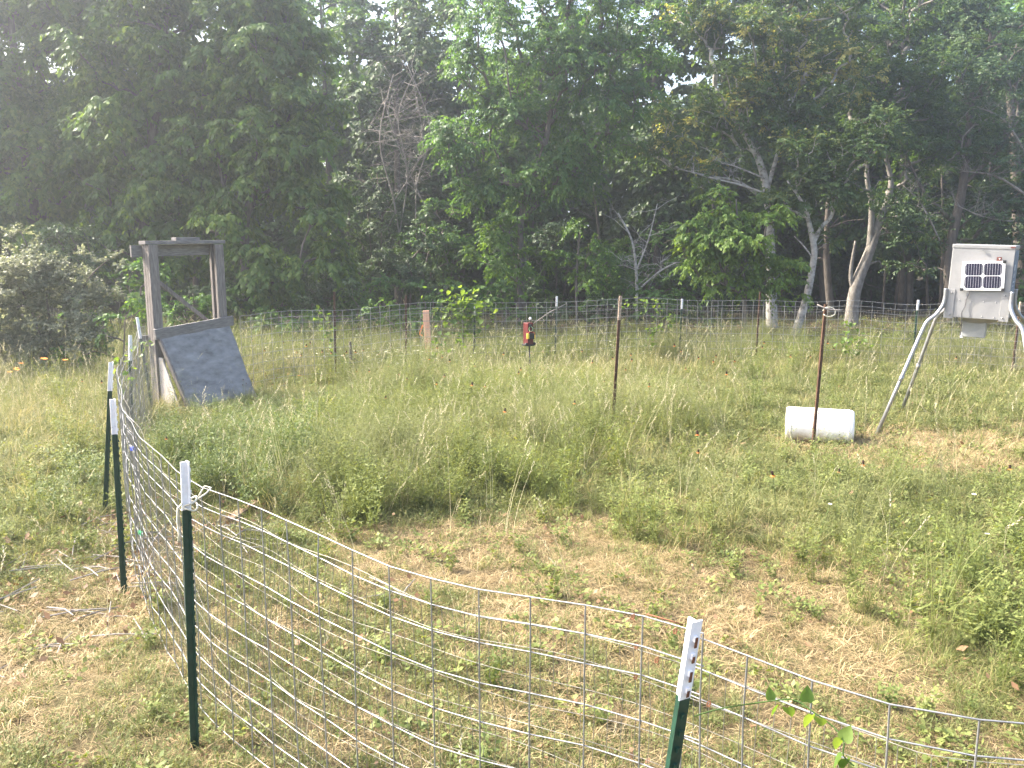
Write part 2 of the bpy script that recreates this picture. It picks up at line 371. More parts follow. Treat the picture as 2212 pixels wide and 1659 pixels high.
def skeleton(trunks, C, rng, rmin=.008, rmax_limb=.07, jitter=.12):
    """branches from the trunk polylines to cluster centres: list of (points, radii)"""
    nodes = []; tr = []
    for tp in trunks:
        for i in range(len(tp) - 1):
            a, b = np.array(tp[i][:3]), np.array(tp[i + 1][:3])
            m = max(2, int(np.linalg.norm(b - a) / .35))
            for k in range(m): nodes.append(a + (b - a) * k / m); tr.append(-1)
        nodes.append(np.array(tp[-1][:3])); tr.append(-1)
    nodes = [np.asarray(q, float) for q in nodes]
    T = np.array(nodes)
    dist = np.array([np.min(np.linalg.norm(T - c, axis=1)) for c in C])
    order = np.argsort(dist)
    segs = []; cnt = {}
    A = np.zeros((len(nodes) + 3 * len(C) + 5, 3)); A[:len(nodes)] = T; m = len(nodes); par = {}
    for i in order:
        c = C[i]; B = A[:m]
        dd = np.linalg.norm(B - c, axis=1) + 1.1 * np.maximum(B[:, 2] - c[2] + .25, 0)
        j = int(np.argmin(dd)); p = A[j]
        v = c - p; L = np.linalg.norm(v)
        q1 = p + v * .35 + rng.normal(0, jitter, 3) * L * .5 + [0, 0, .06 * L]; q2 = p + v * .7 + rng.normal(0, jitter, 3) * L * .4 + [0, 0, .05 * L]
        A[m] = q1; A[m + 1] = q2; A[m + 2] = c
        par[m] = j; par[m + 1] = m; par[m + 2] = m + 1
        segs.append((j, m, m + 1, m + 2)); m += 3
    load = np.zeros(m)
    for s_ in reversed(segs):
        k = s_[3]
        load[k] += 1; load[s_[2]] += load[k]; load[s_[1]] += load[s_[2]]
        if s_[0] in par: load[s_[0]] += load[s_[1]]
    out = []
    for s_ in segs:
        rr = [min(rmax_limb, rmin * math.sqrt(max(load[k], 1))) for k in s_]
        rr[0] = min(rmax_limb, rr[1] * 1.15); rr[3] = rmin * .6
        out.append(([A[k] for k in s_], rr))
    return out

def px_trunk(pts, D):
    """[(px,py,radius[,D])] -> world polyline"""
    o = []
    for p in pts:
        v = at(p[0], p[1], p[3] if len(p) > 3 else D); o.append((v.x, v.y, v.z, p[2]))
    return o
def smooth_path(tp, k=4):
    P = np.array(tp, float); n = len(P); out = []
    for i in range(n - 1):
        p0, p1, p2, p3 = P[max(i - 1, 0)], P[i], P[i + 1], P[min(i + 2, n - 1)]
        for j in range(k):
            t = j / k
            out.append(.5 * ((2 * p1) + (-p0 + p2) * t + (2 * p0 - 5 * p1 + 4 * p2 - p3) * t * t + (-p0 + 3 * p1 - 3 * p2 + p3) * t ** 3))
    out.append(P[-1]); return out

NLEAF = [0]
def tree(name, label, cat, D, trunks, blobs, mat, bark='bark', L=.11, wr=.24, dens=1.0, twigs=8, per=13, tl=.55, droop=.35, seed=0, group=None, shell=.35, tbias=0.0, limbs=True, tvar=.45, depth=.75, cl=11.5, bough=1.25, tuft=0.0, zmin=.45):
    """trunks/blobs in photo pixels at D metres; blobs (px,py,rx,ry[,D])"""
    rng = np.random.default_rng(seed + 100)
    T = [px_trunk(t, D) for t in trunks]
    base = Vector(T[0][0][:3]); base.z = G(base.x, base.y)
    T[0][0] = (base.x, base.y, base.z - .1, T[0][0][3])
    root = empty(name, base, label, cat, group)
    cr = Crown(); CC = []; OO = []
    allc = np.array([np.array(at(b[0], b[1], b[4] if len(b) > 4 else D)) for b in blobs])
    cen = allc.mean(0) - [0, 0, .8]
    for b in blobs:
        DD = b[4] if len(b) > 4 else D
        c = np.array(at(b[0], b[1], DD)); m = DD / (FPX * K) * 1.0
        rx, rz = b[2] * m, b[3] * m; ry = depth * (rx + rz) / 2
        n = max(4, int(math.pi * rx * rz * cl * dens))
        # boughs: leaf masses with dark gaps between them
        nb = max(3, int(math.pi * rx * rz * bough))
        u = unit(rng.normal(0, 1, (nb, 3))); r = shell + (1 - shell) * rng.random(nb) ** .5
        bc_ = c + u * r[:, None] * [rx, ry, rz]
        bR = np.minimum(rng.uniform(.45, .95, nb), .45 * min(rx, rz) + .25)
        k = rng.integers(0, nb, n)
        w_ = unit(rng.normal(0, 1, (n, 3)) + [0, 0, .35]); rr = rng.random(n) ** .4
        p = bc_[k] + w_ * rr[:, None] * bR[k][:, None] * [1, 1, .6]
        CC.append(p); OO.append(unit((p - c) / [rx, ry, rz] * .45 + w_ * .6 + unit(p - cen) * .3))
    C = np.concatenate(CC); O = np.concatenate(OO)
    keep = C[:, 2] > zmin
    C, O = C[keep], O[keep]
    spray(cr, C, O, rng, twigs, per, tl * .85, L, wr, droop, tbias, tvar, tuft)
    NLEAF[0] += cr.n
    mb = MB()
    for i, tp in enumerate(T):
        q = smooth_path(tp); mb.tube([a[:3] for a in q], [a[3] for a in q], 9 if tp[0][3] > .06 else 6)
    mb.build('trunk', M[bark], root, True)
    if limbs:
        ml = MB()
        for pts, rr in skeleton(T, C, rng):
            ml.tube(pts, rr, 4, False)
        tag(ml.build('limbs', M[bark], root, True), kind='stuff')
    link('crown', cr.mesh('crown', M[mat], base), None, root)
    return root

ELM = 'tree'
tree('elm_tree', 'tall leafy tree filling the far left edge of the wood', ELM, 24, [[(60, 690, .2), (70, 450, .17), (40, 200, .12), (20, 0, .06)]],
     [(60, 120, 230, 190), (20, 330, 210, 170), (140, 300, 170, 150), (60, 480, 150, 90), (200, 60, 190, 150), (-150, 200, 200, 220), (-100, 450, 150, 120), (40, -120, 220, 130), (240, 180, 150, 120)], 'elm', seed=1, L=.16, wr=.25, droop=.45)
tree('elm_tree', 'big drooping leafy tree directly behind the wooden gate frame', ELM, 22.5, [[(300, 690, .17), (310, 520, .15), (330, 300, .11), (360, 40, .05)]],
     [(330, 190, 190, 150), (250, 400, 150, 100), (370, 330, 170, 130), (400, 80, 190, 130), (310, 490, 120, 70), (130, 540, 110, 60), (430, 470, 70, 40), (330, -80, 200, 110), (400, 540, 80, 50)], 'elm', seed=2, L=.16, wr=.25, droop=.5, tbias=.04)
tree('elm_tree', 'leafy tree with a dark forked trunk and low bright sprays, right of the gate frame', ELM, 22, [[(535, 690, .13), (528, 500, .12), (545, 420, .10), (570, 250, .08), (600, 60, .04)], [(528, 500, .08), (490, 430, .06), (470, 330, .04)]],
     [(560, 270, 170, 130), (660, 400, 100, 80), (600, 120, 150, 130), (480, 370, 110, 90), (650, 290, 100, 120), (690, 500, 80, 40, 21.2), (620, 570, 110, 55, 21.2), (560, 640, 70, 45, 21), (700, 600, 70, 40, 21.2), (470, 490, 60, 40, 21), (580, -30, 160, 110), (560, 70, 130, 100), (520, 160, 120, 100)], 'elm', seed=3, L=.16, wr=.25, droop=.5, tbias=.07)
tree('hackberry_tree', 'leafy tree in the middle of the wood edge with a broad round crown', ELM, 23.5, [[(1128, 690, .10), (1125, 560, .09), (1130, 450, .08), (1180, 300, .07), (1210, 80, .04)], [(1130, 470, .06), (1230, 380, .05), (1300, 300, .03)]],
     [(1200, 200, 180, 150), (1090, 310, 120, 100), (1080, 440, 90, 80), (1310, 290, 110, 110), (1170, 50, 190, 110), (1310, 120, 130, 130), (1190, 390, 110, 80), (1010, 240, 70, 90), (1060, 530, 70, 50), (1230, -80, 200, 100)], 'mid', seed=4, L=.11, droop=.45)
tree('oak_tree', 'pale leaning trunk with yellow tufts in its crown, behind the small bright sapling', ELM, 24, [[(1668, 712, .17), (1666, 620, .15), (1662, 480, .12), (1655, 400, .11), (1632, 330, .09), (1585, 255, .06), (1545, 185, .03)], [(1657, 410, .07), (1680, 330, .05), (1700, 250, .035), (1740, 150, .02)], [(1658, 440, .05), (1600, 395, .04), (1530, 380, .03), (1465, 365, .015)], [(1630, 330, .05), (1600, 250, .04), (1590, 170, .02)]],
     [(1550, 140, 100, 90), (1650, 90, 130, 100), (1720, 190, 100, 90), (1490, 260, 75, 45), (1470, 320, 60, 45), (1600, 240, 90, 60), (1490, 395, 55, 28), (1790, 110, 110, 90), (1560, 320, 50, 40), (1700, 300, 60, 50), (1620, -30, 180, 90)], 'oak', 'palebark', seed=5, L=.095, wr=.3, droop=.2, shell=.2, tvar=.5, tbias=.0, tuft=.16, dens=1.35)
tree('oak_tree', 'white-barked leaning tree forking low above the wire fence', ELM, 22.6, [[(1715, 728, .12), (1742, 645, .10), (1758, 560, .085), (1757, 525, .08), (1745, 470, .06), (1735, 440, .045), (1700, 390, .02)], [(1757, 525, .065), (1775, 490, .055), (1797, 465, .05), (1808, 415, .035), (1835, 360, .02)], [(1757, 560, .03), (1735, 530, .02), (1715, 510, .01)]],
     [(1720, 385, 75, 50), (1830, 350, 75, 55), (1875, 285, 55, 55), (1780, 400, 55, 35), (1785, 535, 28, 22), (1760, 330, 60, 45), (1750, 435, 55, 28), (1850, 410, 50, 35), (1695, 430, 45, 32)], 'oak', 'palebark', seed=6, dens=1.35, L=.095, wr=.3, droop=.2, shell=.2, tbias=-.05, tvar=.5)
tree('oak_tree', 'grey-brown trunk with a crooked bare side branch, left of the feeder', ELM, 25, [[(1838, 708, .21), (1848, 625, .175), (1878, 545, .145), (1900, 480, .115), (1925, 400, .08), (1910, 320, .05), (1900, 200, .03)], [(1878, 545, .10), (1883, 450, .08), (1872, 370, .06), (1880, 250, .04)], [(1855, 585, .04), (1880, 570, .03), (1900, 565, .022), (1905, 580, .012)], [(1845, 640, .07), (1838, 600, .06), (1840, 570, .05), (1848, 520, .03)]],
     [(1890, 210, 110, 80), (1960, 160, 120, 110), (1985, 330, 100, 80), (1850, 90, 140, 90), (1930, 420, 60, 40), (1940, -40, 180, 90), (2010, 240, 90, 70), (1890, 330, 70, 50, 24.6), (1850, 400, 50, 35, 24.6), (1950, 480, 50, 35, 24.6)], 'oak', 'greybark', seed=7, L=.085, wr=.3, droop=.2, shell=.15, tbias=-.18, tvar=.4)
tree('live_oak_tree', 'dark dull-green tree hanging over the feeder at right', ELM, 25, [[(2060, 700, .16), (2050, 560, .14), (2080, 400, .12), (2100, 200, .07)], [(2060, 480, .07), (2000, 420, .05), (1960, 340, .03)], [(2080, 400, .06), (2150, 330, .04), (2200, 260, .02)]],
     [(2080, 330, 120, 80), (2110, 450, 110, 60), (2000, 490, 85, 50), (2140, 540, 80, 45), (2110, 180, 120, 80), (2180, 600, 60, 50), (1960, 560, 50, 35), (2200, 400, 90, 80)], 'dark', seed=8, L=.085, wr=.3, droop=.15, shell=.15)
tree('live_oak_tree', 'sparse tree with bare grey limbs at the right picture edge', ELM, 26.5, [[(2215, 700, .2), (2200, 480, .17), (2190, 300, .13), (2170, 120, .06)], [(2195, 360, .05), (2130, 330, .035), (2080, 345, .02)], [(2190, 300, .05), (2120, 240, .03), (2075, 215, .015)], [(2197, 420, .05), (2140, 420, .03), (2090, 400, .015)]],
     [(2230, 180, 90, 100), (2200, 30, 110, 80), (2280, 350, 110, 120), (2120, 60, 80, 50), (2250, 520, 90, 70)], 'dark', seed=9, L=.085, wr=.3, droop=.15, shell=.15)
tree('sapling', 'small bright green tree against the far fence, lit from the left', 'tree', 21, [[(1612, 695, .055), (1608, 620, .045), (1595, 500, .03), (1590, 430, .015)]],
     [(1580, 520, 85, 55), (1510, 535, 55, 35), (1585, 450, 50, 35), (1645, 590, 60, 28), (1545, 590, 60, 25), (1640, 500, 50, 40), (1480, 500, 30, 20), (1600, 625, 50, 18), (1545, 470, 45, 30), (1675, 560, 45, 40), (1690, 615, 40, 20), (1600, 560, 80, 40, 20.7)], 'bright', 'bark', seed=10, L=.115, droop=.5, tl=.42, tbias=.1, dens=1.6, bough=2.2)
tree('sapling', 'slender young leafy tree left of the dead snag', 'tree', 22, [[(1248, 700, .045), (1245, 600, .035), (1255, 490, .02)]],
     [(1262, 520, 55, 35), (1225, 560, 50, 30), (1280, 590, 40, 30), (1240, 620, 45, 25)], 'bright', seed=11, L=.10, droop=.5, tl=.42, tbias=-.12)
tree('sapling', 'young leafy tree standing behind the red box', 'tree', 22.3, [[(1122, 705, .05), (1120, 620, .04), (1100, 500, .02)]],
     [(1110, 500, 60, 40), (1060, 510, 50, 40), (1125, 570, 60, 30), (1050, 580, 45, 35), (1130, 620, 40, 22)], 'bright', seed=12, L=.10, droop=.5, tl=.42, tbias=-.15)
# trees further back, each its own thing
BACK = [(-60, 31, -30), (180, 32, -60), (470, 31, -60), (720, 31, -60), (860, 30, -40), (1000, 32, -30), (1150, 34, -60), (1420, 31, -20), (1560, 32, -40), (1780, 32, -50), (1950, 30, -30), (2080, 31, -20), (2230, 32, -40), (1680, 34, -50), (1860, 34, -40), (2150, 33.5, -50)]
where = ['behind the far left edge', 'behind the tree over the shrub', 'behind the gate frame', 'left of the grey vine tangle', 'behind the grey vine tangle', 'in the bright gap right of the vine tangle', 'behind the middle crown', 'in the sky gap between middle and pale-trunk trees', 'behind the pale leaning trunk', 'behind the forked white trunk', 'in the sky gap above the feeder', 'behind the tree over the feeder', 'behind the right picture edge', 'farther back, right of the pale leaning trunk', 'farther back, above the forked white tree', 'farther back, over the solar panel']
for i, (px, D, top) in enumerate(BACK):
    r2 = random.Random(40 + i); lean = r2.uniform(-30, 30)
    bl = []
    for k in range(12):
        yy = top + 20 + k * 54 + r2.uniform(-20, 20)
        bl.append((px + r2.uniform(-85, 85), yy, r2.uniform(70, 125), r2.uniform(50, 75), D + r2.uniform(-2, 2.5)))
    tree('woodland_tree', 'hazy woodland tree ' + where[i], 'tree', D, [[(px, 650, .14), (px + lean * .3, 400, .11), (px + lean, top + 60, .04)]], bl,
         ['mid', 'dark', 'oak'][i % 3], seed=60 + i, L=.20, wr=.31, dens=.66, droop=.25, group='trees deep in the wood', shell=.2, tbias=-.05 if i % 3 else 0, cl=6.2, twigs=8, per=9, tl=.75)

# understorey shrubs along the wood edge
US = [(500, 640, 21, 75, 55), (600, 680, 20, 70, 45), (700, 665, 20.5, 70, 45), (800, 640, 22, 80, 60), (890, 560, 24, 80, 90), (930, 655, 21, 65, 45), (1010, 630, 22, 70, 60), (960, 480, 25, 70, 80), (1190, 650, 22.5, 55, 40), (1320, 600, 24, 70, 60), (820, 450, 26, 80, 80),
      (250, 620, 20, 90, 65), (120, 560, 21, 110, 60), (410, 660, 19.5, 60, 50), (-40, 620, 18, 110, 80), (560, 600, 24, 110, 70), (740, 590, 24, 90, 70), (1080, 660, 21, 60, 35), (1290, 665, 22, 60, 35), (1440, 660, 22, 60, 35), (1540, 670, 21.5, 50, 28), (1400, 560, 27, 100, 80), (1560, 580, 27, 90, 70), (2200, 640, 24, 60, 50), (1200, 560, 27, 100, 80), (870, 680, 19.3, 60, 30)]
uw = ['behind the right gate post', 'behind the leftmost rusty post', 'between the two rusty posts', 'right of the gate under dark trees', 'under the grey vine tangle', 'behind the pink board', 'behind the vine clump', 'in the dark gap left of the middle tree', 'behind the white-tipped post by the red box', 'behind the dead snag', 'below the grey vine tangle in deep shade', 'behind the grey-green bush', 'above the grey-green bush', 'seen through the gate frame', 'at the left picture edge behind the bush', 'under the forked trunk right of the gate', 'in the deep shade above the leftmost rusty post', 'behind the young tree by the red box', 'at the foot of the slender young tree', 'right of the dead snag foot', 'at the foot of the bright sapling', 'in the dark wood behind the dead snag', 'in the dark wood behind the bright sapling', 'at the right picture edge behind the feeder', 'in the dark wood above the red box', 'just behind the wire at the pink board']
for i, (px, py, D, rx, ry) in enumerate(US):
    r2 = random.Random(i + 9)
    bl = [(px, py, rx, ry), (px - rx * .6, py + ry * .5, rx * .6, ry * .6), (px + rx * .6, py + ry * .45, rx * .6, ry * .6)]
    tree('woodland_shrub', 'dark leafy shrub ' + uw[i], 'shrub', D, [[(px, 715, .03), (px + r2.uniform(-15, 15), py, .015)], [(px + 4, 715, .025), (px + r2.uniform(10, 40), py + 10, .012)], [(px - 4, 715, .025), (px - r2.uniform(10, 40), py + 10, .012)]], bl,
         ['dark', 'mid'][i % 2], seed=200 + i, L=.085, wr=.3, dens=1.1, group='shrubs along the wood edge', tl=.4, tbias=0, shell=.2)
# the deep wood: a far mass nobody could count
cr = Crown(); rng = np.random.default_rng(77); C = []
for k in range(5200):
    x = rng.uniform(-36, 34); y = rng.uniform(33, 50); z = rng.uniform(.3, 8.6 + 1.2 * math.sin(x * .7) + 1.0 * math.sin(x * 1.9 + 1))
    C.append((x, y, z))
C = np.array(C); spray(cr, C, unit(rng.normal(0, 1, C.shape) - [0, .4, 0]), rng, 5, 7, 1.3, .46, .36, .25)
o = link('distant_wood', cr.mesh('distant_wood', M['dark'], (0, 0, 0))); tag(o, 'dark mass of leaves deep in the wood', 'wood', kind='stuff')
# thin trunks in the dark wood at right
for i, (px, D, r_, top) in enumerate([(1905, 29, .05, 380), (1962, 30, .16, 300), (1930, 31, .05, 400), (2003, 29.5, .055, 430), (1797, 27, .13, 420), (2030, 28, .06, 350), (2130, 29, .07, 350), (760, 30, .07, 420), (1290, 28, .06, 400), (1480, 30, .06, 420), (1880, 33, .05, 400), (1540, 27.5, .05, 400), (420, 27, .09, 300)]):
    r2 = random.Random(i); b = at(px, 690, D); b.z = G(b.x, b.y)
    t = at(px + r2.uniform(-14, 14), top, D)
    wh = ['left of the feeder legs', 'thick, just left of the feeder box', 'between two others left of the feeder', 'close to the left edge of the feeder box', 'behind the leaning white tree', 'behind the feeder box', 'right of the solar panel', 'in the dark gap right of the gate', 'behind the dead snag', 'left of the bright sapling', 'farthest one left of the feeder', 'behind the bright sapling', 'seen through the gate frame'][i]
    root = empty('bare_trunk', b, ('grey shaded tree trunk ' if i != 4 else 'reddish shaded tree trunk ') + wh, 'tree trunk', 'bare trunks in the wood')
    mid = (b + t) / 2 + Vector((r2.uniform(-.15, .15), 0, 0))
    mb = MB(); q = smooth_path([(*(b - Vector((0, 0, .1))), r_), (*mid, r_ * .8), (*t, r_ * .5)], 4); mb.tube([a[:3] for a in q], [a[3] for a in q], 8)
    mb.build('trunk', M['bark'], root, True)
    mb = MB()
    for k in range(5):
        h = r2.uniform(.35, .95); p = b.lerp(t, h); d = Vector((r2.choice((-1, 1)) * r2.uniform(.4, 1.1), r2.uniform(-.4, .2), r2.uniform(.1, .6)))
        mb.tube([p, p + d * .5 + Vector((0, 0, .08)), p + d], [r_ * .3, r_ * .2, .006], 4)
    tag(mb.build('limbs', M['bark'], root), kind='stuff')

def bare(name, label, cat, D, starts, n, spread, seed, mat='twig', r0=.02):
    """leafless branching thing: starts = list of trunk pixel polylines"""
    rng = np.random.default_rng(seed); r2 = random.Random(seed)
    T = [px_trunk(t, D) for t in starts]
    base = Vector(T[0][0][:3]); base.z = max(0, min(base.z, 30)); root = empty(name, base, label, cat)
    mb = MB()
    for tp in T:
        q = smooth_path(tp); mb.tube([a[:3] for a in q], [a[3] for a in q], 6)
    mb.build('trunk', M[mat], root, True)
    mb = MB()
    for k in range(n):
        tp = r2.choice(T); f = r2.uniform(.25, 1) * (len(tp) - 1); i = min(int(f), len(tp) - 2); t = f - i
        a = Vector(tp[i][:3]).lerp(Vector(tp[i + 1][:3]), t)
        d = Vector((r2.gauss(0, 1), r2.gauss(0, .6), r2.gauss(.5, .6))).normalized() * spread * r2.uniform(.4, 1.2)
        p1 = a + d * .5 + Vector((r2.gauss(0, .1), 0, r2.gauss(0, .1))) * spread; p2 = a + d + Vector((r2.gauss(0, .15), 0, r2.gauss(-.05, .15))) * spread
        mb.tube([a, p1, p2], [r0 * .6, r0 * .4, r0 * .15], 4)
        for _ in range(3):
            e = p1.lerp(p2, r2.random()); g_ = Vector((r2.gauss(0, 1), r2.gauss(0, .5), r2.gauss(.3, .6))).normalized() * spread * .4
            mb.tube([e, e + g_ * .5, e + g_ + Vector((0, 0, r2.gauss(0, .06)))], [r0 * .3, r0 * .22, r0 * .1], 3)
    tag(mb.build('twigs', M[mat], root), kind='stuff')
    return root
bare('dead_vine_tangle', 'grey leafless vine tangle hanging between left and middle trees', 'dead vines', 25.5,
     [[(870, 560, .02), (850, 430, .022), (820, 300, .018), (850, 160, .01)], [(900, 540, .02), (900, 400, .02), (930, 280, .016), (880, 140, .01)], [(860, 520, .018), (880, 380, .018), (860, 250, .014), (900, 150, .008)], [(930, 470, .015), (870, 340, .015), (830, 220, .01)], [(840, 450, .015), (910, 330, .014), (900, 210, .01)]], 150, .9, 31, r0=.014)
bare('dead_snag', 'bare dead grey tree right of the middle trees', 'dead tree', 23, [[(1375, 700, .045), (1375, 600, .04), (1365, 520, .03), (1335, 460, .015)], [(1372, 590, .03), (1400, 520, .022), (1420, 440, .01)], [(1375, 630, .03), (1420, 590, .024), (1455, 570, .018), (1480, 565, .01)]], 34, .7, 32, 'palebark', .018)
bare('dead_branches', 'leafless pale limbs under the pale-trunk tree crown', 'dead branch', 23.6, [[(1660, 420, .035), (1600, 400, .028), (1540, 385, .02), (1470, 365, .01)], [(1650, 385, .025), (1590, 360, .018), (1555, 352, .008)]], 22, .6, 33, 'palebark', .014)
bare('dead_branches', 'dry grey limbs at the right edge above the feeder', 'dead branch', 24.5, [[(2215, 420, .04), (2150, 380, .03), (2080, 370, .015)], [(2215, 330, .035), (2170, 260, .025), (2110, 230, .012)], [(2212, 480, .03), (2130, 470, .02), (2060, 440, .01)], [(2030, 520, .03), (1990, 440, .022), (1950, 400, .01)]], 70, .8, 34, 'twig', .013)

# grey-green bush at left and low weeds round it
tree('grey_green_bush', 'dense grey-green thorny bush left of the gate', 'bush', 15.5, [[(110, 790, .03), (100, 640, .02), (45, 500, .008)], [(115, 790, .03), (180, 620, .02), (235, 560, .008)], [(105, 790, .03), (60, 650, .02), (10, 590, .01)]],
     [(90, 640, 95, 75), (185, 620, 55, 55), (20, 640, 80, 80), (60, 720, 110, 60), (160, 720, 90, 50), (215, 575, 28, 16), (45, 510, 8, 28), (48, 560, 16, 24), (235, 645, 40, 40), (-60, 650, 80, 100), (100, 590, 60, 35), (0, 760, 90, 30), (110, 770, 110, 26)], 'shrub', seed=21, L=.055, wr=.36, dens=4.2, tl=.24, twigs=9, per=12, droop=0, shell=.15, cl=11, bough=3.4, limbs=False, zmin=.08)
tree('woodland_shrub', 'low green leafy bush between the grey-green bush and the gate post', 'shrub', 15, [[(260, 770, .02), (270, 690, .012)]],
     [(270, 700, 45, 40), (290, 640, 25, 35), (215, 735, 60, 30), (130, 755, 60, 22)], 'mid', seed=22, L=.06, wr=.33, dens=2.2, tl=.25, tbias=.05, cl=5)


# ------------------------------------------------------------------ wire panels of the ring
def crspline(P, step=.02):
    P = [np.array(p, float) for p in P]; out = []
    for i in range(len(P) - 1):
        p0, p1, p2, p3 = P[max(i - 1, 0)], P[i], P[i + 1], P[min(i + 2, len(P) - 1)]
        m = max(4, int(np.linalg.norm(p2 - p1) / step))
        for j in range(m):
            t = j / m
            out.append(.5 * ((2 * p1) + (-p0 + p2) * t + (2 * p0 - 5 * p1 + 4 * p2 - p3) * t * t + (-p0 + 3 * p1 - 3 * p2 + p3) * t ** 3))
    out.append(P[-1]); return np.array(out)
def arc(P):
    d = np.concatenate([[0], np.cumsum(np.linalg.norm(np.diff(P, axis=0), axis=1))]); return d
def sample(P, d, s): return np.array([np.interp(s, d, P[:, 0]), np.interp(s, d, P[:, 1])])
NEAR = [(4.2, 1.75), (2.6, 1.72), (1.28, 1.96), (.94, 2.13), (.57, 2.44), (.21, 2.68), (-.37, 3.02), (-.90, 3.40), (-1.30, 3.82), (-1.71, 4.29), (-2.04, 4.78), (-2.28, 5.18), (-2.58, 5.68), (-2.95, 6.3), (-3.45, 7.35), (-3.85, 8.2), (-4.3, 9.4), (-4.72, 10.6), (-5.1, 11.7), (-5.38, 12.5)]
FAR = [(-4.42, 13.75), (-3.9, 14.4), (-3.1, 15.2), (-2.05, 16.1), (-.71, 16.45), (.87, 16.8), (2.2, 16.95), (3.45, 17.05), (4.95, 16.95), (6.1, 16.75), (7.75, 16.3), (9.4, 15.6), (11, 14.6), (12.5, 13.2)]
PN = crspline(NEAR); DN = arc(PN); PF = crspline(FAR); DF = arc(PF)
HW = np.cumsum([0, .1524, .1524, .1524, .1524, .1524, .1524, .1524, .1016, .1016])   # wire heights, close spacing on top
def panel(P, d, s0, n, label, side, dz=0.0, r_=.0026, sides=5, seed=0, off=0.0):
    """one welded panel from arc length s0, n stays 20 cm apart; off = sideways shift"""
    r2 = random.Random(seed)
    st = [sample(P, d, min(s0 + .2032 * i, d[-1])) for i in range(n)]
    b = Vector((*st[0], G(*st[0]))); root = empty('wire_fence', b, label, 'wire fence panel', 'welded wire panels of the ring')
    grid = []
    for i in range(n):
        a = st[max(i - 1, 0)]; c = st[min(i + 1, n - 1)]; t = (c - a) / max(np.linalg.norm(c - a), 1e-6); nr = np.array([-t[1], t[0]])
        gz = G(*st[i]) + .03 + dz + .012 * math.sin(i * .55 + seed)
        wob = off + .012 * math.sin(i * .8 + seed * 2.1)
        grid.append([Vector((st[i][0] + nr[0] * (wob + r2.gauss(0, .004) + lean_(h)), st[i][1] + nr[1] * (wob + r2.gauss(0, .004) + lean_(h)), gz + h + r2.gauss(0, .002))) for h in HW])
    for k in range(len(HW)):
        MB().tube([grid[i][k] for i in range(n)], r_, sides, False).build('line_wire', M['galv'], root, True)
    for i in range(n):
        a = st[max(i - 1, 0)]; c = st[min(i + 1, n - 1)]; t = (c - a) / max(np.linalg.norm(c - a), 1e-6); nr = Vector((-t[1], t[0], 0)) * (r_ * 1.6)
        q = [p + nr for p in grid[i]]
        ends = [q[0] - Vector((0, 0, .015))] + q[1:-1:2] + [q[-1] - Vector((0, 0, r_ * .5))]
        MB().tube(ends, r_ * 1.12, sides, False).build('stay_wire', M['galv'], root, True)
    return root
def lean_(h): return 0.0
s_F = float(DN[np.argmin(np.hypot(PN[:, 0] - .57, PN[:, 1] - 2.44))])
panel(PN, DN, .2, int((s_F + .18 - .2) / .2032) + 1, 'nearest galvanised wire panel, running out of the picture at lower right', 1, seed=1, r_=.0026)
panel(PN, DN, s_F - .02, 25, 'long curved galvanised wire panel across the foreground, between two white-tipped posts', 1, seed=2, r_=.0026, off=.018)
panel(PN, DN, s_F + 4.7, 24, 'galvanised wire panel going away at left behind the pair of green posts', 1, seed=3, off=-.01)
s4 = s_F + 9.3
panel(PN, DN, s4, int((DN[-1] - s4) / .2032), 'wire panel joining the left side of the wooden gate', 1, seed=4, off=.01)
panel(PF, DF, .02, 25, 'wire panel right of the gate with the two thin rusty posts', -1, r_=.0034, sides=4, seed=5)
panel(PF, DF, 4.75, 25, 'wire panel at the back of the ring behind the red box', -1, r_=.0034, sides=4, seed=6, off=.015)
panel(PF, DF, 9.5, 25, 'wire panel at the back of the ring in front of the pale tree trunks', -1, r_=.0034, sides=4, seed=7)
panel(PF, DF, 14.25, 22, 'wire panel behind the feeder at the right picture edge', -1, r_=.0034, sides=4, seed=8, off=.015)

def netting(P, d, s0, s1, label, sign, r_, seed, top=1.21, gap=.05):
    """5 x 10 cm net lining the inside; its wires are too fine to pick apart one by one"""
    r2 = random.Random(seed); n = int((s1 - s0) / .0508)
    cols = []
    zs = [i * .1016 + .03 for i in range(12)]
    for i in range(n):
        s = s0 + .0508 * i; p = sample(P, d, s); q = sample(P, d, min(s + .05, d[-1])); t = (q - p) / max(np.linalg.norm(q - p), 1e-6); nr = np.array([-t[1], t[0]]) * sign
        c = []
        for k, z in enumerate(zs):
            o_ = gap + .02 * math.sin(s * 2.3 + k * .5 + seed) + .012 * math.sin(s * 7.1 - k)
            c.append(Vector((p[0] + nr[0] * o_, p[1] + nr[1] * o_, G(*p) + z + .008 * math.sin(s * 5 + k * 1.7) + .012 * math.sin(s * 1.3 + seed))))
        cols.append(c)
    b = Vector((cols[0][0].x, cols[0][0].y, G(cols[0][0].x, cols[0][0].y)))
    root = empty('wire_netting', b, label, 'wire netting')
    mb = MB()
    for k in range(len(zs)): mb.tube([cols[i][k] for i in range(n)], r_, 3, False)
    tag(mb.build('line_wire_weave', M['galvfine'], root, True), kind='stuff')
    mb = MB()
    for i in range(n): mb.tube(cols[i][::3] + [cols[i][-1]], r_, 3, False)
    tag(mb.build('stay_wire_weave', M['galvfine'], root, True), kind='stuff')
netting(PN, DN, .4, DN[-1] - .1, 'fine wire netting lining the near and left panels on the inside', -1, .0013, 1, gap=.07)
netting(PF, DF, .05, DF[-1] - .1, 'fine wire netting lining the panels at the back of the ring', 1, .0014, 2, gap=.05)

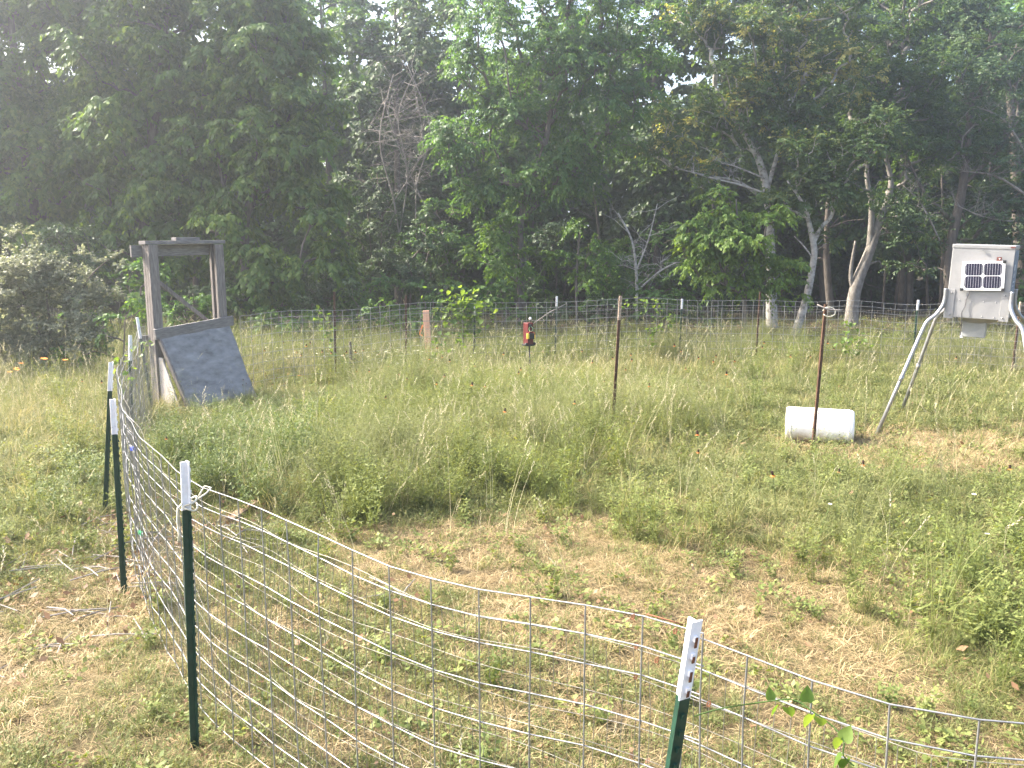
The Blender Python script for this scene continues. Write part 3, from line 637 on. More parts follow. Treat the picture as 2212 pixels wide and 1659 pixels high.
# ------------------------------------------------------------------ steel T-posts
T_POLY = [(-.020, 0), (.020, 0), (.020, .005), (.0045, .008), (.003, .036), (-.003, .036), (-.0045, .008), (-.020, .005)]
def tpost(foot, topx, H, label, tip='white', shaft='green', tiplen=.24, rz=0.0, lean_y=0.0, group='T-posts of the ring', studs=True, holes=False):
    """foot (x,y), topx = (dx) lean of the top"""
    fx, fy = foot; z = G(fx, fy)
    root = empty('fence_post', (fx, fy, z), label, 'fence post', group)
    tilt = Matrix(((1, 0, topx / H), (0, 1, lean_y / H), (0, 0, 1)))
    Rz = Matrix.Rotation(rz, 3, 'Z')
    def put(mb, name, mat):
        me = mb.mesh(name, M[mat])
        me.transform((tilt @ Rz).to_4x4()); o = link(name, me, None, root); return o
    mb = MB(); mb.extrude(T_POLY, -.25, H - tiplen)
    if studs:
        zz = .06
        while zz < H - tiplen - .02: mb.box((0, -.004, zz), (.012, .009, .016)); zz += .054
    put(mb, 'shaft', shaft)
    if tip:
        mb = MB(); P2 = [(x * 1.04, y * 1.03 - .0003) for x, y in T_POLY]; mb.extrude(P2, H - tiplen, H)
        if studs:
            zz = H - tiplen + .03
            while zz < H - .02: mb.box((0, -.004, zz), (.012, .009, .016)); zz += .054
        put(mb, 'painted_tip', tip)
        if holes:
            mb = MB(); zz = H - tiplen + .02
            k = 0
            while zz < H - .02:
                mb.box((.001, -.0085, zz), (.0095, .003, .020 + .012 * (k % 2))); zz += .054; k += 1
            put(mb, 'rust_spots', 'orange_rust')
    return root
RQ = math.radians
tpost((-1.57, 3.89), .045, 1.47, 'green post with a white tip and a cord knotted round it', rz=RQ(128), tiplen=.235)
tpost((-2.80, 5.84), .03, 1.44, 'front one of two overlapping green white-tipped posts at left', rz=RQ(125), tiplen=.25)
tpost((-3.72, 7.50), .17, 1.42, 'rear one of two overlapping green white-tipped posts at left', rz=RQ(125), tiplen=.26)
p = at(285, 860, 9.9); tpost((p.x - .05, 9.9), .09, 1.42, 'leaning white-tipped post with vine leaves, left of the gate', rz=RQ(60), tiplen=.3)
p = at(322, 760, 12.0); tpost((p.x, 12.0), -.13, 1.42, 'white-tipped post touching the left side of the gate', rz=RQ(60), tiplen=.3)
tpost((.385, 2.33), .155, 1.385, 'closest post, chipped white tip with rust streaks, at lower right', rz=RQ(28), tiplen=.245, holes=True, lean_y=.0)
for (xt, yt, yb, D, H, lab, tip, sh, tl) in [(722, 630, 788, 15.5, 1.62, 'thin rusty post, the leftmost behind the gate', None, 'rust', 0),
        (877, 638, 780, 16.35, 1.55, 'thin rusty post left of the pink board', None, 'rust', 0),
        (1026, 662, 775, 16.65, 1.38, 'dark post half hidden by the vine clump', 'white', 'green', .14),
        (1203, 640, 790, 16.95, 1.43, 'white-tipped post behind the red box', 'white', 'green', .2),
        (1474, 646, 765, 17.2, 1.42, 'white-tipped dark post in front of the bright sapling', 'white', 'green', .2),
        (1643, 630, 760, 17.15, 1.56, 'rusty thin post left of the pale tree trunk', None, 'rust', 0),
        (1985, 648, 760, 16.3, 1.41, 'white-tipped post behind the feeder legs', 'white', 'green', .2),
        (2206, 652, 760, 15.75, 1.39, 'pale-tipped post at the right picture edge behind the feeder', 'rustpale', 'rust', .2)]:
    t = at(xt, yt, D); H = t.z - G(t.x, D)
    tpost((t.x - .03, D), .03, H, lab, tip, sh, tl, rz=RQ(20))
tpost((1.30, 10.75), .07, 1.77, 'tall dark post with a worn pale tip in the middle of the ring', 'rustpale', 'rust', .30, rz=RQ(25), group='posts inside the ring')
tpost((3.63, 9.98), .05, 1.77, 'tall rusty post standing in front of the white barrel', None, 'rust', 0, rz=RQ(25), group='posts inside the ring')

# cord, ties, clips, wire ring
def cordloop(c, r_, n=14, tilt=(.0, .0), wob=.004):
    return [Vector((c[0] + r_ * math.cos(a), c[1] + r_ * math.sin(a), c[2] + tilt[0] * math.cos(a) + tilt[1] * math.sin(a) + wob * math.sin(3 * a))) for a in [2 * math.pi * i / n for i in range(n + 1)]]
root = empty('cord', (-1.555, 3.90, 1.27), 'pale cotton cord knotted round the green post, one end hanging', 'cord')
mb = MB(); c0 = (-1.535, 3.90, 1.27)
mb.tube(cordloop(c0, .034, tilt=(.012, .01)), .0045, 5); mb.tube(cordloop((c0[0], c0[1], c0[2] - .018), .035, tilt=(-.014, .012)), .0045, 5)
mb.tube([Vector((c0[0] + .03, c0[1], c0[2] + .005)), Vector((c0[0] + .07, c0[1] + .03, c0[2] + .03)), Vector((c0[0] + .085, c0[1] + .06, c0[2] + .05)), Vector((c0[0] + .05, c0[1] + .07, c0[2] + .055)), Vector((c0[0] + .03, c0[1] + .03, c0[2] + .01))], .0045, 5)
mb.build('loop', M['rope'], root, True)
mb = MB(); mb.tube([Vector((c0[0] - .02, c0[1] - .03, c0[2])), Vector((c0[0] - .042, c0[1] - .04, c0[2] - .02)), Vector((c0[0] - .048, c0[1] - .04, c0[2] - .08)), Vector((c0[0] - .044, c0[1] - .042, c0[2] - .15)), Vector((c0[0] - .05, c0[1] - .04, c0[2] - .19))], .0045, 5)
mb.build('loose_end', M['rope'], root, True)
root = empty('wire_ring', (3.70, 9.95, 1.68), 'white cord ring with a pale stick through it on the rusty post top', 'cord')
mb = MB(); mb.tube([Vector((3.70 + .075 * math.cos(a), 9.93 + .01 * math.sin(a), 1.665 + .055 * math.sin(a))) for a in [2 * math.pi * i / 16 - 2.6 for i in range(15)]], .006, 6); mb.build('ring', M['rope'], root, True)
mb = MB(); mb.tube([Vector((3.56, 9.94, 1.75)), Vector((3.66, 9.93, 1.70)), Vector((3.78, 9.93, 1.685)), Vector((3.86, 9.94, 1.69))], [.007, .009, .008, .005], 5); mb.build('stick', M['twig'], root, True)
for (x, y, z, lab) in [(.385, 2.555, 1.31, 'rusty tie wire at the end of the front panel, top wire'), (.40, 2.565, 1.205, 'rusty tie wire at the end of the front panel, second wire'), (.455, 2.50, 1.19, 'rusty tie wire on the second wire left of the closest post'), (.505, 2.475, 1.30, 'rusty tie wire on the top wire just left of the closest post'), (.40, 2.565, 1.10, 'rusty tie wire at the end of the front panel, third wire'), (.60, 2.40, 1.10, 'rusty tie wire holding the closest post to its panel')]:
    mb = MB()
    for k in range(2): mb.tube([Vector((x + .0045 * math.cos(a) + .003 * k, y + .0045 * math.sin(a), z + .007 * math.sin(a + .6) + .002 * k)) for a in [2 * math.pi * i / 9 for i in range(10)]], .0016, 4)
    mb.tube([Vector((x, y - .006, z)), Vector((x + .004, y - .010, z - .007)), Vector((x + .008, y - .012, z - .010))], .0016, 4)
    o = link('tie_wire', mb.mesh('tie_wire', M['orange_rust'], True, (x, y, z))); o.location = (x, y, z); tag(o, lab, 'tie wire', 'rusty wire ties')
mb = MB(); mb.tube([Vector((.43, 2.552, 1.322)), Vector((.49, 2.51, 1.322)), Vector((.53, 2.478, 1.321))], .0028, 5); o = link('rusty_rod', mb.mesh('rusty_rod', M['orange_rust'], True, (.43, 2.55, 1.3))); o.location = (.43, 2.55, 1.3); tag(o, 'short rusty wire length lying along the top wire by the closest post', 'wire')
def clip(s, h, mat, lab):
    p = sample(PN, DN, s); q = sample(PN, DN, s + .12); root = empty('bag_clip', (p[0], p[1], h), lab, 'clip')
    a = Vector((p[0] + .02, p[1] - .03, h + .0)); b = Vector((q[0] + .02, q[1] - .03, h - .02))
    a, b = b, a
    MB().beam(a, b, .022, .028, bevel=.003).build('clip_bar', M[mat], root); mb = MB()
    MB().beam(a + Vector((.008, -.008, .006)), b + Vector((.008, -.008, .006)), .005, .010).build('print_stripe', M['aluminium'], root)
    MB().tube([a, a + (a - b) * .12 + Vector((0, 0, .012))], [.012, .006], 6).build('clip_hinge', M[mat], root)
sB = float(DN[np.argmin(np.hypot(PN[:, 0] + 2.88, PN[:, 1] - 6.14))])
clip(sB - .42, 1.06, 'blue', 'small blue clip on the wire beside the front green post')
clip(sB - .48, .46, 'clipgreen', 'small green clip on a low wire beside the front green post')

# ------------------------------------------------------------------ wooden drop gate
GL = Vector((-5.40, 12.75, 0)); U = Vector((.56, .83, 0)).normalized(); Nn = Vector((U.y, -U.x, 0))
GZ = G(GL.x, GL.y)
def gpnt(u, n, z): return GL + U * u + Nn * n + Vector((0, 0, z + GZ))
gate = empty('drop_gate', (GL.x, GL.y, GZ), 'weathered wooden drop gate frame with a leaning blue-grey plywood door', 'gate')
W = 1.16
def board(name, a, b, wd, th, up, mat='wood', bevel=.004): return MB().beam(a, b, wd, th, up, bevel).build(name, M[mat], gate)
for u0, nm in ((.0, 'left'), (W, 'right')):
    ps = empty('gate_post', (0, 0, 0), None, None); ps.parent = gate; ps.location = (0, 0, 0)
    s_ = 1 if nm == 'left' else -1
    for (du, dn, wd, th) in ((0, .125, .155, .052), (-.03 * s_, .068, .095, .056), (0, .01, .155, .052)):
        b_ = MB().beam(gpnt(u0 + du, dn, -.2), gpnt(u0 + du, dn, 2.465), th, wd, tuple(U), .004)
        o = link('post_board', b_.mesh('post_board', M['wood'], False, (GL.x, GL.y, GZ)), None, ps)
board('top_plank', gpnt(-.11, .05, 2.495), gpnt(W + .13, .05, 2.505), .17, .052, (0, 0, 1), 'woodx')
board('header_beam', gpnt(-.24, -.042, 2.37), gpnt(W + .02, -.042, 2.39), .042, .17, (0, 0, 1), 'woodx')
board('top_block', gpnt(.42, .05, 2.547), gpnt(.84, .05, 2.552), .12, .050, (0, 0, 1), 'woodx')
board('diagonal_brace', gpnt(.12, -.09, 1.98), gpnt(W - .02, -.09, 1.17), .03, .06, (0, 0, 1), 'wood')
board('cross_arm', gpnt(-.22, -.045, 1.08), gpnt(.9, -.045, 1.10), .042, .09, (0, 0, 1), 'woodx')
board('front_beam', gpnt(-.10, .19, 1.15), gpnt(W + .16, .17, 1.25), .05, .155, (0, 0, 1), 'woodx')
# leaning plywood door, edge rails and side boards
A0, A1, B0, B1 = gpnt(.0, .19, 1.09), gpnt(W + .08, .17, 1.19), gpnt(.06, .74, .02), gpnt(W + .10, .74, .02)
mb = MB(); nn = (A1 - A0).cross(B0 - A0).normalized() * .016
grid = []
NU, NV = 14, 12
for sgn in (0, 1):
    for j in range(NV + 1):
        for i in range(NU + 1):
            a = A0.lerp(A1, i / NU); b = B0.lerp(B1, i / NU); pnt = a.lerp(b, j / NV)
            mb.v.append(pnt - nn * sgn + nn.normalized() * (.006 * math.sin(i * 1.1 + j * .7) + .004 * math.sin(j * 2.1 - i)))
n1 = (NU + 1) * (NV + 1)
for j in range(NV):
    for i in range(NU):
        q = j * (NU + 1) + i
        mb.f.append((q, q + 1, q + NU + 2, q + NU + 1)); mb.f.append((n1 + q, n1 + q + NU + 1, n1 + q + NU + 2, n1 + q + 1))
for i in range(NU):
    mb.f.append((i, n1 + i, n1 + i + 1, i + 1)); q = NV * (NU + 1) + i; mb.f.append((q, q + 1, n1 + q + 1, n1 + q))
for j in range(NV):
    q = j * (NU + 1); mb.f.append((q, q + NU + 1, n1 + q + NU + 1, n1 + q)); q += NU; mb.f.append((q, n1 + q, n1 + q + NU + 1, q + NU + 1))
door = mb.build('plywood_door', M['ply'], gate); tag(door, 'leaning blue-grey plywood sheet')
hb = MB()
for (fu, fv) in ((.12, .03), (.47, .02), (.8, .03)):
    a = A0.lerp(A1, fu).lerp(B0.lerp(B1, fu), fv) - nn.normalized() * -.004
    hb = MB(); hb.box(a, (.12, .02, .03), Matrix((U, Nn, Vector((0, 0, 1)))).transposed())
    o = link('hinge_plate', hb.mesh('hinge_plate', M['galv'], False, (GL.x, GL.y, GZ)), None, door); o.location = (0, 0, 0)
board('door_rail', A0 - U * .02 - Nn * .02, B0 - U * .02 - Nn * .02, .038, .07, tuple(Nn), 'wood')
board('door_rail', A1 - U * .03 - Nn * .04, B1 - U * .03 - Nn * .04, .038, .07, tuple(Nn), 'wood')
for uu, nm in ((.0, 0), (W + .02, 1)):
    mb = MB(); P4 = [gpnt(uu - .045, .16, 0), gpnt(uu - .045, .65, 0), gpnt(uu - .045, .25, .80), gpnt(uu - .045, .16, .80)]
    P5 = [q + U * .016 for q in P4]; mb.v += P4 + P5
    mb.f += [(0, 1, 2, 3), (7, 6, 5, 4), (0, 4, 5, 1), (1, 5, 6, 2), (2, 6, 7, 3), (3, 7, 4, 0)]
    mb.build('side_board', M['plyside'], gate)

# ------------------------------------------------------------------ game feeder on pipe legs
FC = Vector((6.03, 11.0, 0)); FR = RQ(-33.5)      # front faces the camera, turned a little left
fx = Vector((math.cos(FR), math.sin(FR), 0)); fn = Vector((math.sin(FR), -math.cos(FR), 0))   # across, and out of the front face
FZ = G(FC.x, FC.y)
ROLL = RQ(1.6)
def fp(a, n, z):
    # a across, n toward the viewer, z up, with a slight roll of the whole feeder
    a2 = a * math.cos(ROLL) + (z - 1.6) * math.sin(ROLL); z2 = 1.6 + (z - 1.6) * math.cos(ROLL) - a * math.sin(ROLL)
    return FC + fx * a2 + fn * n + Vector((0, 0, z2 + FZ))
FM = Matrix((fx * math.cos(ROLL) - Vector((0, 0, math.sin(ROLL))), -fn, fx * math.sin(ROLL) + Vector((0, 0, math.cos(ROLL))))).transposed()
feeder = empty('game_feeder', (FC.x, FC.y, FZ), 'grey sheet-metal game feeder with a solar panel on four bent pipe legs', 'game feeder')
def fpart(name, mb, mat, parent=None, smooth=False):
    o = link(name, mb.mesh(name, M[mat], smooth, (FC.x, FC.y, FZ)), None, parent or feeder); return o
hw, hd, z0, z1 = .345, .345, 1.55, 2.44
hop = fpart('hopper', MB().box(fp(0, 0, (z0 + z1) / 2), (hw * 2, hd * 2, z1 - z0), FM, bevel=.006), 'hopper')
fpart('lid', MB().box(fp(0, 0, z1 + .004), (hw * 2 + .012, hd * 2 + .012, .05), FM, bevel=.008), 'hopper')
fpart('lid_latch', MB().box(fp(.0, hd + .02, z1 - .035), (.03, .012, .02), FM), 'galv')
fpart('lid_corner_tape', MB().box(fp(hw - .03, hd + .0075, z1 + .006), (.05, .004, .018), FM), 'brownplate')
fpart('side_shade_sheet', MB().box(fp(hw + .002, 0, (z0 + z1) / 2 + .06), (.006, hd * 2 - .03, z1 - z0 - .18), FM), 'label')  # thin added sheet carrying the painted shade of this side
for (n_, z_, hn, hz) in ((.18, 2.2, .05, .07), (.10, 2.02, .12, .014), (.16, 1.97, .10, .010), (.2, 2.1, .03, .05)):
    fpart('label_print', MB().box(fp(hw + .007, n_, z_), (.003, hn * 2, hz), FM), 'labelw')
for i in range(4):
    for zz in (z0 + .03, z0 + .22): 
        fpart('rivet', MB().lathe([(.001, .006), (.006, .004), (.008, 0)], fp(-.2 + .135 * i, hd + .001, zz), fn, 8), 'galv', None, True)
mb = MB()
mb.lathe([(.25, 0), (.20, -.06), (.09, -.10), (.09, -.14)], fp(0, 0, z0), (0, 0, 1), 16)
fpart('funnel', mb, 'hopper', None, True)
cb = fpart('control_box', MB().box(fp(-.02, .06, z0 - .165), (.27, .19, .185), FM, bevel=.006), 'box')
o = fpart('box_lid', MB().box(fp(-.02, .06, z0 - .068), (.285, .205, .016), FM), 'galv', cb)
o = fpart('latch', MB().box(fp(-.15, .14, z0 - .26), (.03, .02, .025), FM), 'aluminium', cb)
# solar panel
sp_c = fp(.03, hd + .035, 2.09); SM = FM @ Matrix.Rotation(RQ(-3), 3, 'Y')
sp = fpart('solar_panel', MB().box(sp_c, (.47, .022, .36), SM), 'aluminium')
def spq(a, z, n=0): return sp_c + SM @ Vector((a, -.011 - n, z))
for ca in (-.103, .103):
    for cz in (-.0795, .0795):
        mb = MB(); e = .032; a_, z_ = .0985, .0745
        poly = [(-a_ + e, -z_), (a_ - e, -z_), (a_ - .008, -z_ + .010), (a_, -z_ + e), (a_, z_ - e), (a_ - .008, z_ - .010), (a_ - e, z_), (-a_ + e, z_), (-a_ + .008, z_ - .010), (-a_, z_ - e), (-a_, -z_ + e), (-a_ + .008, -z_ + .010)]
        b = 0
        mb.v += [spq(ca + x, cz + y, .003) for x, y in poly] + [spq(ca + x, cz + y, 0) for x, y in poly]
        mb.f.append(tuple(range(12))); mb.f += [(i, 12 + i, 12 + (i + 1) % 12, (i + 1) % 12) for i in range(12)]
        fpart('solar_cell', mb, 'cell', sp)
for i in range(14):
    a_ = -.189 + .0291 * i
    fpart('busbar', MB().box(spq(a_, 0, .0035), (.0018, .002, .305), SM), 'aluminium', sp)
for (a_, z_) in ((-.225, -.17), (.225, -.17), (.225, .17)):
    fpart('corner_cap', MB().box(spq(a_, z_, -.008), (.036, .034, .036), SM), 'black', sp)
fpart('mount_tab', MB().box(spq(.165, .203, -.01), (.055, .01, .05), SM), 'brownplate', sp)
fpart('mount_tab_bolt', MB().lathe([(.001, .01), (.007, .008), (.008, 0)], spq(.17, .206, -.004), fn, 8), 'aluminium', sp, True)
mb = MB(); q = smooth_path([(*fp(-.09, hd + .03, 1.92), 0), (*fp(-.10, hd + .03, 1.86), 0), (*fp(-.125, hd + .02, 1.78), 0), (*fp(-.13, hd + .02, 1.70), 0), (*fp(-.155, hd + .03, 1.62), 0), (*fp(-.15, hd - .03, 1.50), 0), (*fp(-.165, .14, 1.36), 0), (*fp(-.17, .13, 1.30), 0)], 5)
mb.tube([a[:3] for a in q], .007, 6); fpart('cable', mb, 'cable', None, True)
for sx in (-1, 1):
    for sn in (-1, 1):
        # corner socket: an angle plate, and the bent pipe
        so_ = fpart('leg_socket', MB().box(fp(sx * (hw - .035), sn * (hd + .005), z0 + .17), (.105, .008, .37), FM, bevel=.002), 'hopper')
        for zz in (.03, .31):
            fpart('bolt', MB().lathe([(.001, .012), (.009, .010), (.012, 0)], fp(sx * (hw - .05), sn * (hd + .009), z0 + zz), fn * sn, 8), 'galv', so_, True)
        ox, on = sx * (hw + .022), sn * (hd + .02)
        dirx, dirn = sx * .46, (.54 if sn > 0 else -.36)
        foot = fp(ox + dirx * 1.2, on + dirn * 1.2, 0); foot.z = G(foot.x, foot.y) - .05
        k1 = fp(ox + dirx * .40, on + dirn * .28, z0 - .12)
        q = smooth_path([(*fp(ox, on, z0 + .36), 0), (*fp(ox, on, z0 + .24), 0), (*fp(ox + dirx * .035, on + dirn * .03, z0 + .135), 0), (*fp(ox + dirx * .17, on + dirn * .12, z0 + .02), 0), (*fp(ox + dirx * .33, on + dirn * .23, z0 - .06), 0), (*fp(ox + dirx * .44, on + dirn * .32, z0 - .20), 0), (*(k1.lerp(foot, .45)), 0)], 6)
        mb = MB(); mb.tube([a[:3] for a in q] + [tuple(foot)], .024, 10)
        lg = fpart('leg', mb, 'pipe', None, True)
        jo = Vector(q[-1][:3]); d_ = (foot - jo).normalized()
        fpart('pipe_sleeve', MB().tube([jo - d_ * .02, jo + d_ * .06], .0275, 10), 'pipe', lg, True)

# ------------------------------------------------------------------ white barrel
BL, BR = gp(1708, 958), gp(1846, 957)
ax_ = Vector((.95, -.312, 0)).normalized(); BLn = (BR - BL).length; br = .225
bc = (BL + BR) / 2 + Vector((0, .16, 0)); bc.z = G(bc.x, bc.y) + br - .035
barrel = empty('barrel', (bc.x, bc.y, G(bc.x, bc.y)), 'white plastic barrel lying on its side behind the rusty post', 'barrel')
h = BLn / 2
mb = MB(); mb.lathe([(0, -h + .015), (br * .6, -h + .012), (br * .84, -h + .004), (br * .93, -h), (br, -h + .03), (br * 1.005, -h + .1), (br * 1.01, -.08), (br * 1.01, .08), (br * 1.005, h - .1), (br, h - .03), (br * .93, h), (br * .84, h - .004), (br * .6, h - .012), (0, h - .015)], bc, ax_, 40)
mb.build('drum_body', M['plastic'], barrel, True)
for s_ in (-1, 1):
    MB().lathe([(br * 1.0, h - .075), (br * 1.022, h - .070), (br * 1.022, h - .055), (br * 1.0, h - .05)], bc, ax_ * s_, 40).build('rim_hoop', M['plastic'], barrel, True)
MB().lathe([(.001, h + .004), (.03, h + .004), (.034, h - .012)], bc + Vector((0, 0, .12)), ax_, 14).build('bung', M['plastic'], barrel, True)
MB().beam(bc - ax_ * (h + .05) + Vector((0, -.10, -.185)), bc + ax_ * (h * .7) + Vector((0, -.10, -.185)), .03, .02, bevel=.004).build('ground_shadow_strip', M['black'], barrel)  # black strip standing in for the shadow under the barrel

# ------------------------------------------------------------------ red box on a pole
rp = gp(1146, 842); RX, RY = rp.x, rp.y; RG = G(RX, RY)
t_ = at(1141, 746, RY); zb = t_.z; bx = t_.x
rb = empty('trap_control', (RX, RY, RG), 'red metal box with a yellow battery on a thin black pole', 'control box')
MB().tube([(RX, RY, RG - .2), ((RX + bx) / 2 + .01, RY, (RG + zb) / 2), (bx + .015, RY, zb + .02)], .012, 8).build('pole', M['black'], rb, True)
RM = Matrix.Rotation(RQ(38), 3, 'Z')
cab = MB().box((bx, RY, zb + .20), (.115, .13, .36), RM, bevel=.005).build('red_case', M['red'], rb)
MB().box((bx, RY, zb + .01), (.155, .155, .03), RM, bevel=.004).build('base_plate', M['black'], rb)
for s_ in (-1, 1):
    MB().lathe([(.001, .02), (.026, .018), (.028, 0), (.026, -.018), (.001, -.02)], Vector((bx, RY, zb + .025)) + RM @ Vector((.085 * s_, -.05, 0)), RM @ Vector((1, 0, 0)), 14).build('knob', M['black'], rb, True)
MB().tube([(bx + .03, RY - .02, zb + .37), (bx + .032, RY - .02, zb + .43)], .006, 6).build('antenna_stem', M['black'], rb)
MB().lathe([(.024 * math.sin(math.pi * i / 8), -.024 * math.cos(math.pi * i / 8)) for i in range(9)], (bx + .032, RY - .02, zb + .45), (0, 0, 1), 14).build('antenna_ball', M['ball'], rb, True)
bt = MB().box(Vector((bx + .045, RY - .06, zb + .16)), (.125, .05, .085), Matrix.Rotation(RQ(15), 3, 'Z') @ Matrix.Rotation(RQ(6), 3, 'Y'), bevel=.004).build('battery', M['black'], rb)
MB().box(Vector((bx - .006, RY - .085, zb + .162)), (.04, .03, .088), Matrix.Rotation(RQ(15), 3, 'Z'), bevel=.003).build('battery_end', M['yellow'], rb)
MB().box(Vector((bx + .105, RY - .055, zb + .155)), (.018, .03, .07), Matrix.Rotation(RQ(15), 3, 'Z'), bevel=.003).build('battery_end', M['yellow'], rb)
MB().tube([a[:3] for a in smooth_path([(bx + .0, RY - .09, zb + .21, 0), (bx + .02, RY - .09, zb + .24, 0), (bx + .06, RY - .09, zb + .235, 0), (bx + .10, RY - .08, zb + .22, 0), (bx + .105, RY - .08, zb + .19, 0)])], .004, 5).build('red_lead', M['redwire'], rb)
MB().tube([a[:3] for a in smooth_path([(bx + .03, RY - .075, zb + .33, 0), (bx + .01, RY - .085, zb + .29, 0), (bx + .02, RY - .09, zb + .25, 0), (bx + .06, RY - .09, zb + .25, 0), (bx + .075, RY - .085, zb + .29, 0), (bx + .045, RY - .075, zb + .33, 0)])], .0035, 5).build('green_lead', M['greenwire'], rb)
MB().box((bx + .035, RY - .07, zb + .335), (.04, .03, .04), RM, bevel=.004).build('connector', M['black'], rb)

# ------------------------------------------------------------------ pink board stake, short stick, plank, fallen stick
t_ = at(920, 671, 17.1); b_ = at(927, 760, 17.1)
pk = empty('board_stake', (b_.x, 17.1, G(b_.x, 17.1)), 'fresh pinkish board standing upright behind the wire right of the gate', 'stake')
MB().beam((b_.x, 17.1, -.1), (t_.x, 17.1, t_.z), .035, .125, (1, 0, 0), .003).build('board', M['pink'], pk)
mb = MB(); q = smooth_path([(t_.x - .06, 17.03, t_.z - .28, 0), (t_.x - .09, 17.02, t_.z - .36, 0), (t_.x - .12, 17.02, t_.z - .46, 0), (t_.x - .07, 17.03, t_.z - .50, 0)])
for i in range(len(q) - 1): mb.beam(q[i][:3], q[i + 1][:3], .03, .004, (0, 1, 0))
mb.build('ribbon', M['ribbon'], pk)
b_ = at(757, 780, 15.6); b_.z = G(b_.x, 15.6); t_ = at(756, 738, 15.6)
root = empty('wooden_stub', b_, 'short weathered stub with a broken side twig left of the pink board', 'stake'); mb = MB(); mb.tube([b_ - Vector((0, 0, .1)), b_.lerp(t_, .5) + Vector((.008, 0, 0)), t_], [.035, .032, .028], 7); mb.build('stub', M['bark'], root)
mb = MB(); mb.tube([b_.lerp(t_, .45), b_.lerp(t_, .5) + Vector((.08, 0, .03)), b_.lerp(t_, .45) + Vector((.14, 0, .0))], [.016, .012, .008], 5); mb.build('twig', M['bark'], root)
a_, b_ = gp(498, 1136), gp(552, 1106)
pl = (a_ + b_) / 2
o = link('plank', MB().beam(a_ + Vector((0, 0, .06)), b_ + Vector((0, 0, .10)), .09, .032, bevel=.003).mesh('plank', M['plank'], False, (pl.x, pl.y, 0))); o.location = (pl.x, pl.y, 0); tag(o, 'short brown plank lying in the grass inside the ring', 'plank')
a_, b_ = at(1150, 700, 17.6), at(1225, 655, 17.9); m_ = (a_ + b_) / 2
o = link('fallen_branch', MB().tube([a_, m_ + Vector((0, 0, .03)), b_], [.008, .011, .005], 6).mesh('fallen_branch', M['twig'], True, (m_.x, m_.y, m_.z))); o.location = m_; tag(o, 'bare dead branch leaning behind the wire by the red box', 'branch')

# ------------------------------------------------------------------ vines
VL = []
for v in range(4):
    r2 = random.Random(v); mb = MB(); n = 9; pts = []
    # heart-shaped leaf, folded along its midrib; unit length along +Y
    out_ = [(0, 0), (.26, -.06), (.42, .12), (.42, .38), (.26, .68), (0, 1.0), (-.26, .68), (-.42, .38), (-.42, .12), (-.26, -.06)]
    mb.v += [Vector((0, .08, .0)), Vector((0, .5, -.03 - .05 * v * .5))] + [Vector((x, y, .10 * abs(x) * (1 + v * .6) + .05 * math.sin(y * 3 + v))) for x, y in out_]
    k = 2
    mb.f += [(0, k + 0, k + 1, k + 2), (0, k + 2, k + 3, 1), (1, k + 3, k + 4, k + 5), (0, k + 8, k + 9, k + 0), (1, k + 7, k + 8, 0), (1, k + 5, k + 6, k + 7)]
    me = mb.mesh('vine_leaf', M['vine'], True); a = me.attributes.new('tint', 'FLOAT', 'FACE'); a.data.foreach_set('value', np.full(len(me.polygons), .25 + .2 * v, dtype=np.float32))
    VL.append(me)
def vine(name, label, paths, nleaf, size, seed, cat='vine', rad=.004, leaves=None, spread=.06, group=None):
    r2 = random.Random(seed); b = Vector(paths[0][0]); root = empty(name, b, label, cat, group); mb = MB(); all_ = []
    for p in paths:
        q = [Vector(a[:3]) for a in smooth_path([(*x, 0) for x in p], 5)]; mb.tube(q, rad, 5); all_ += q
    mb.build('stem', M['bright'] if rad < .003 else M['bark'], root, True)
    for i in range(nleaf):
        p = leaves[i][0] if leaves else r2.choice(all_) + Vector((r2.gauss(0, spread), r2.gauss(0, spread * .7), r2.gauss(0, spread)))
        s_ = (leaves[i][1] * .82 if leaves else size) * (1 if leaves else r2.uniform(.6, 1.25))
        o = link('leaf', VL[r2.randrange(4)], None, root)
        o.location = Vector(p) - b; o.scale = (s_, s_, s_)
        o.rotation_euler = leaves[i][2] if leaves else (r2.uniform(-1.3, .6), r2.uniform(-.6, .6), r2.uniform(0, 6.28))
    return root
# the clear vine shoot on the nearest panel
def on(px, py, D): return at(px, py, D)
pth = [on(1500, 1547, 2.36), on(1560, 1530, 2.34), on(1660, 1515, 2.24), on(1715, 1512, 2.21), on(1760, 1540, 2.16), on(1800, 1570, 2.12), on(1822, 1600, 2.08), on(1822, 1632, 2.06), on(1845, 1655, 2.04)]
lv = [((on(1664, 1512, 2.24)), .045, (1.1, .1, .2)), (on(1682, 1522, 2.22), .052, (-1.2, .2, .9)), (on(1700, 1530, 2.2), .05, (-1.0, -.3, -.6)), (on(1742, 1516, 2.18), .055, (1.2, .1, -.1)), (on(1755, 1545, 2.15), .06, (-1.2, .2, .5)), (on(1770, 1552, 2.13), .05, (-1.0, 0, -.6)), (on(1822, 1600, 2.08), .056, (1.0, .3, -.6)), (on(1815, 1595, 2.08), .05, (-1.3, .1, .3)), (on(1820, 1630, 2.06), .056, (-1.0, .3, 1.4)), (on(1826, 1640, 2.05), .05, (-1.3, 0, .2))]
vine('vine_shoot', 'yellow-green vine shoot with heart-shaped leaves climbing the nearest panel', [pth], len(lv), .05, 1, rad=.0022, leaves=lv)
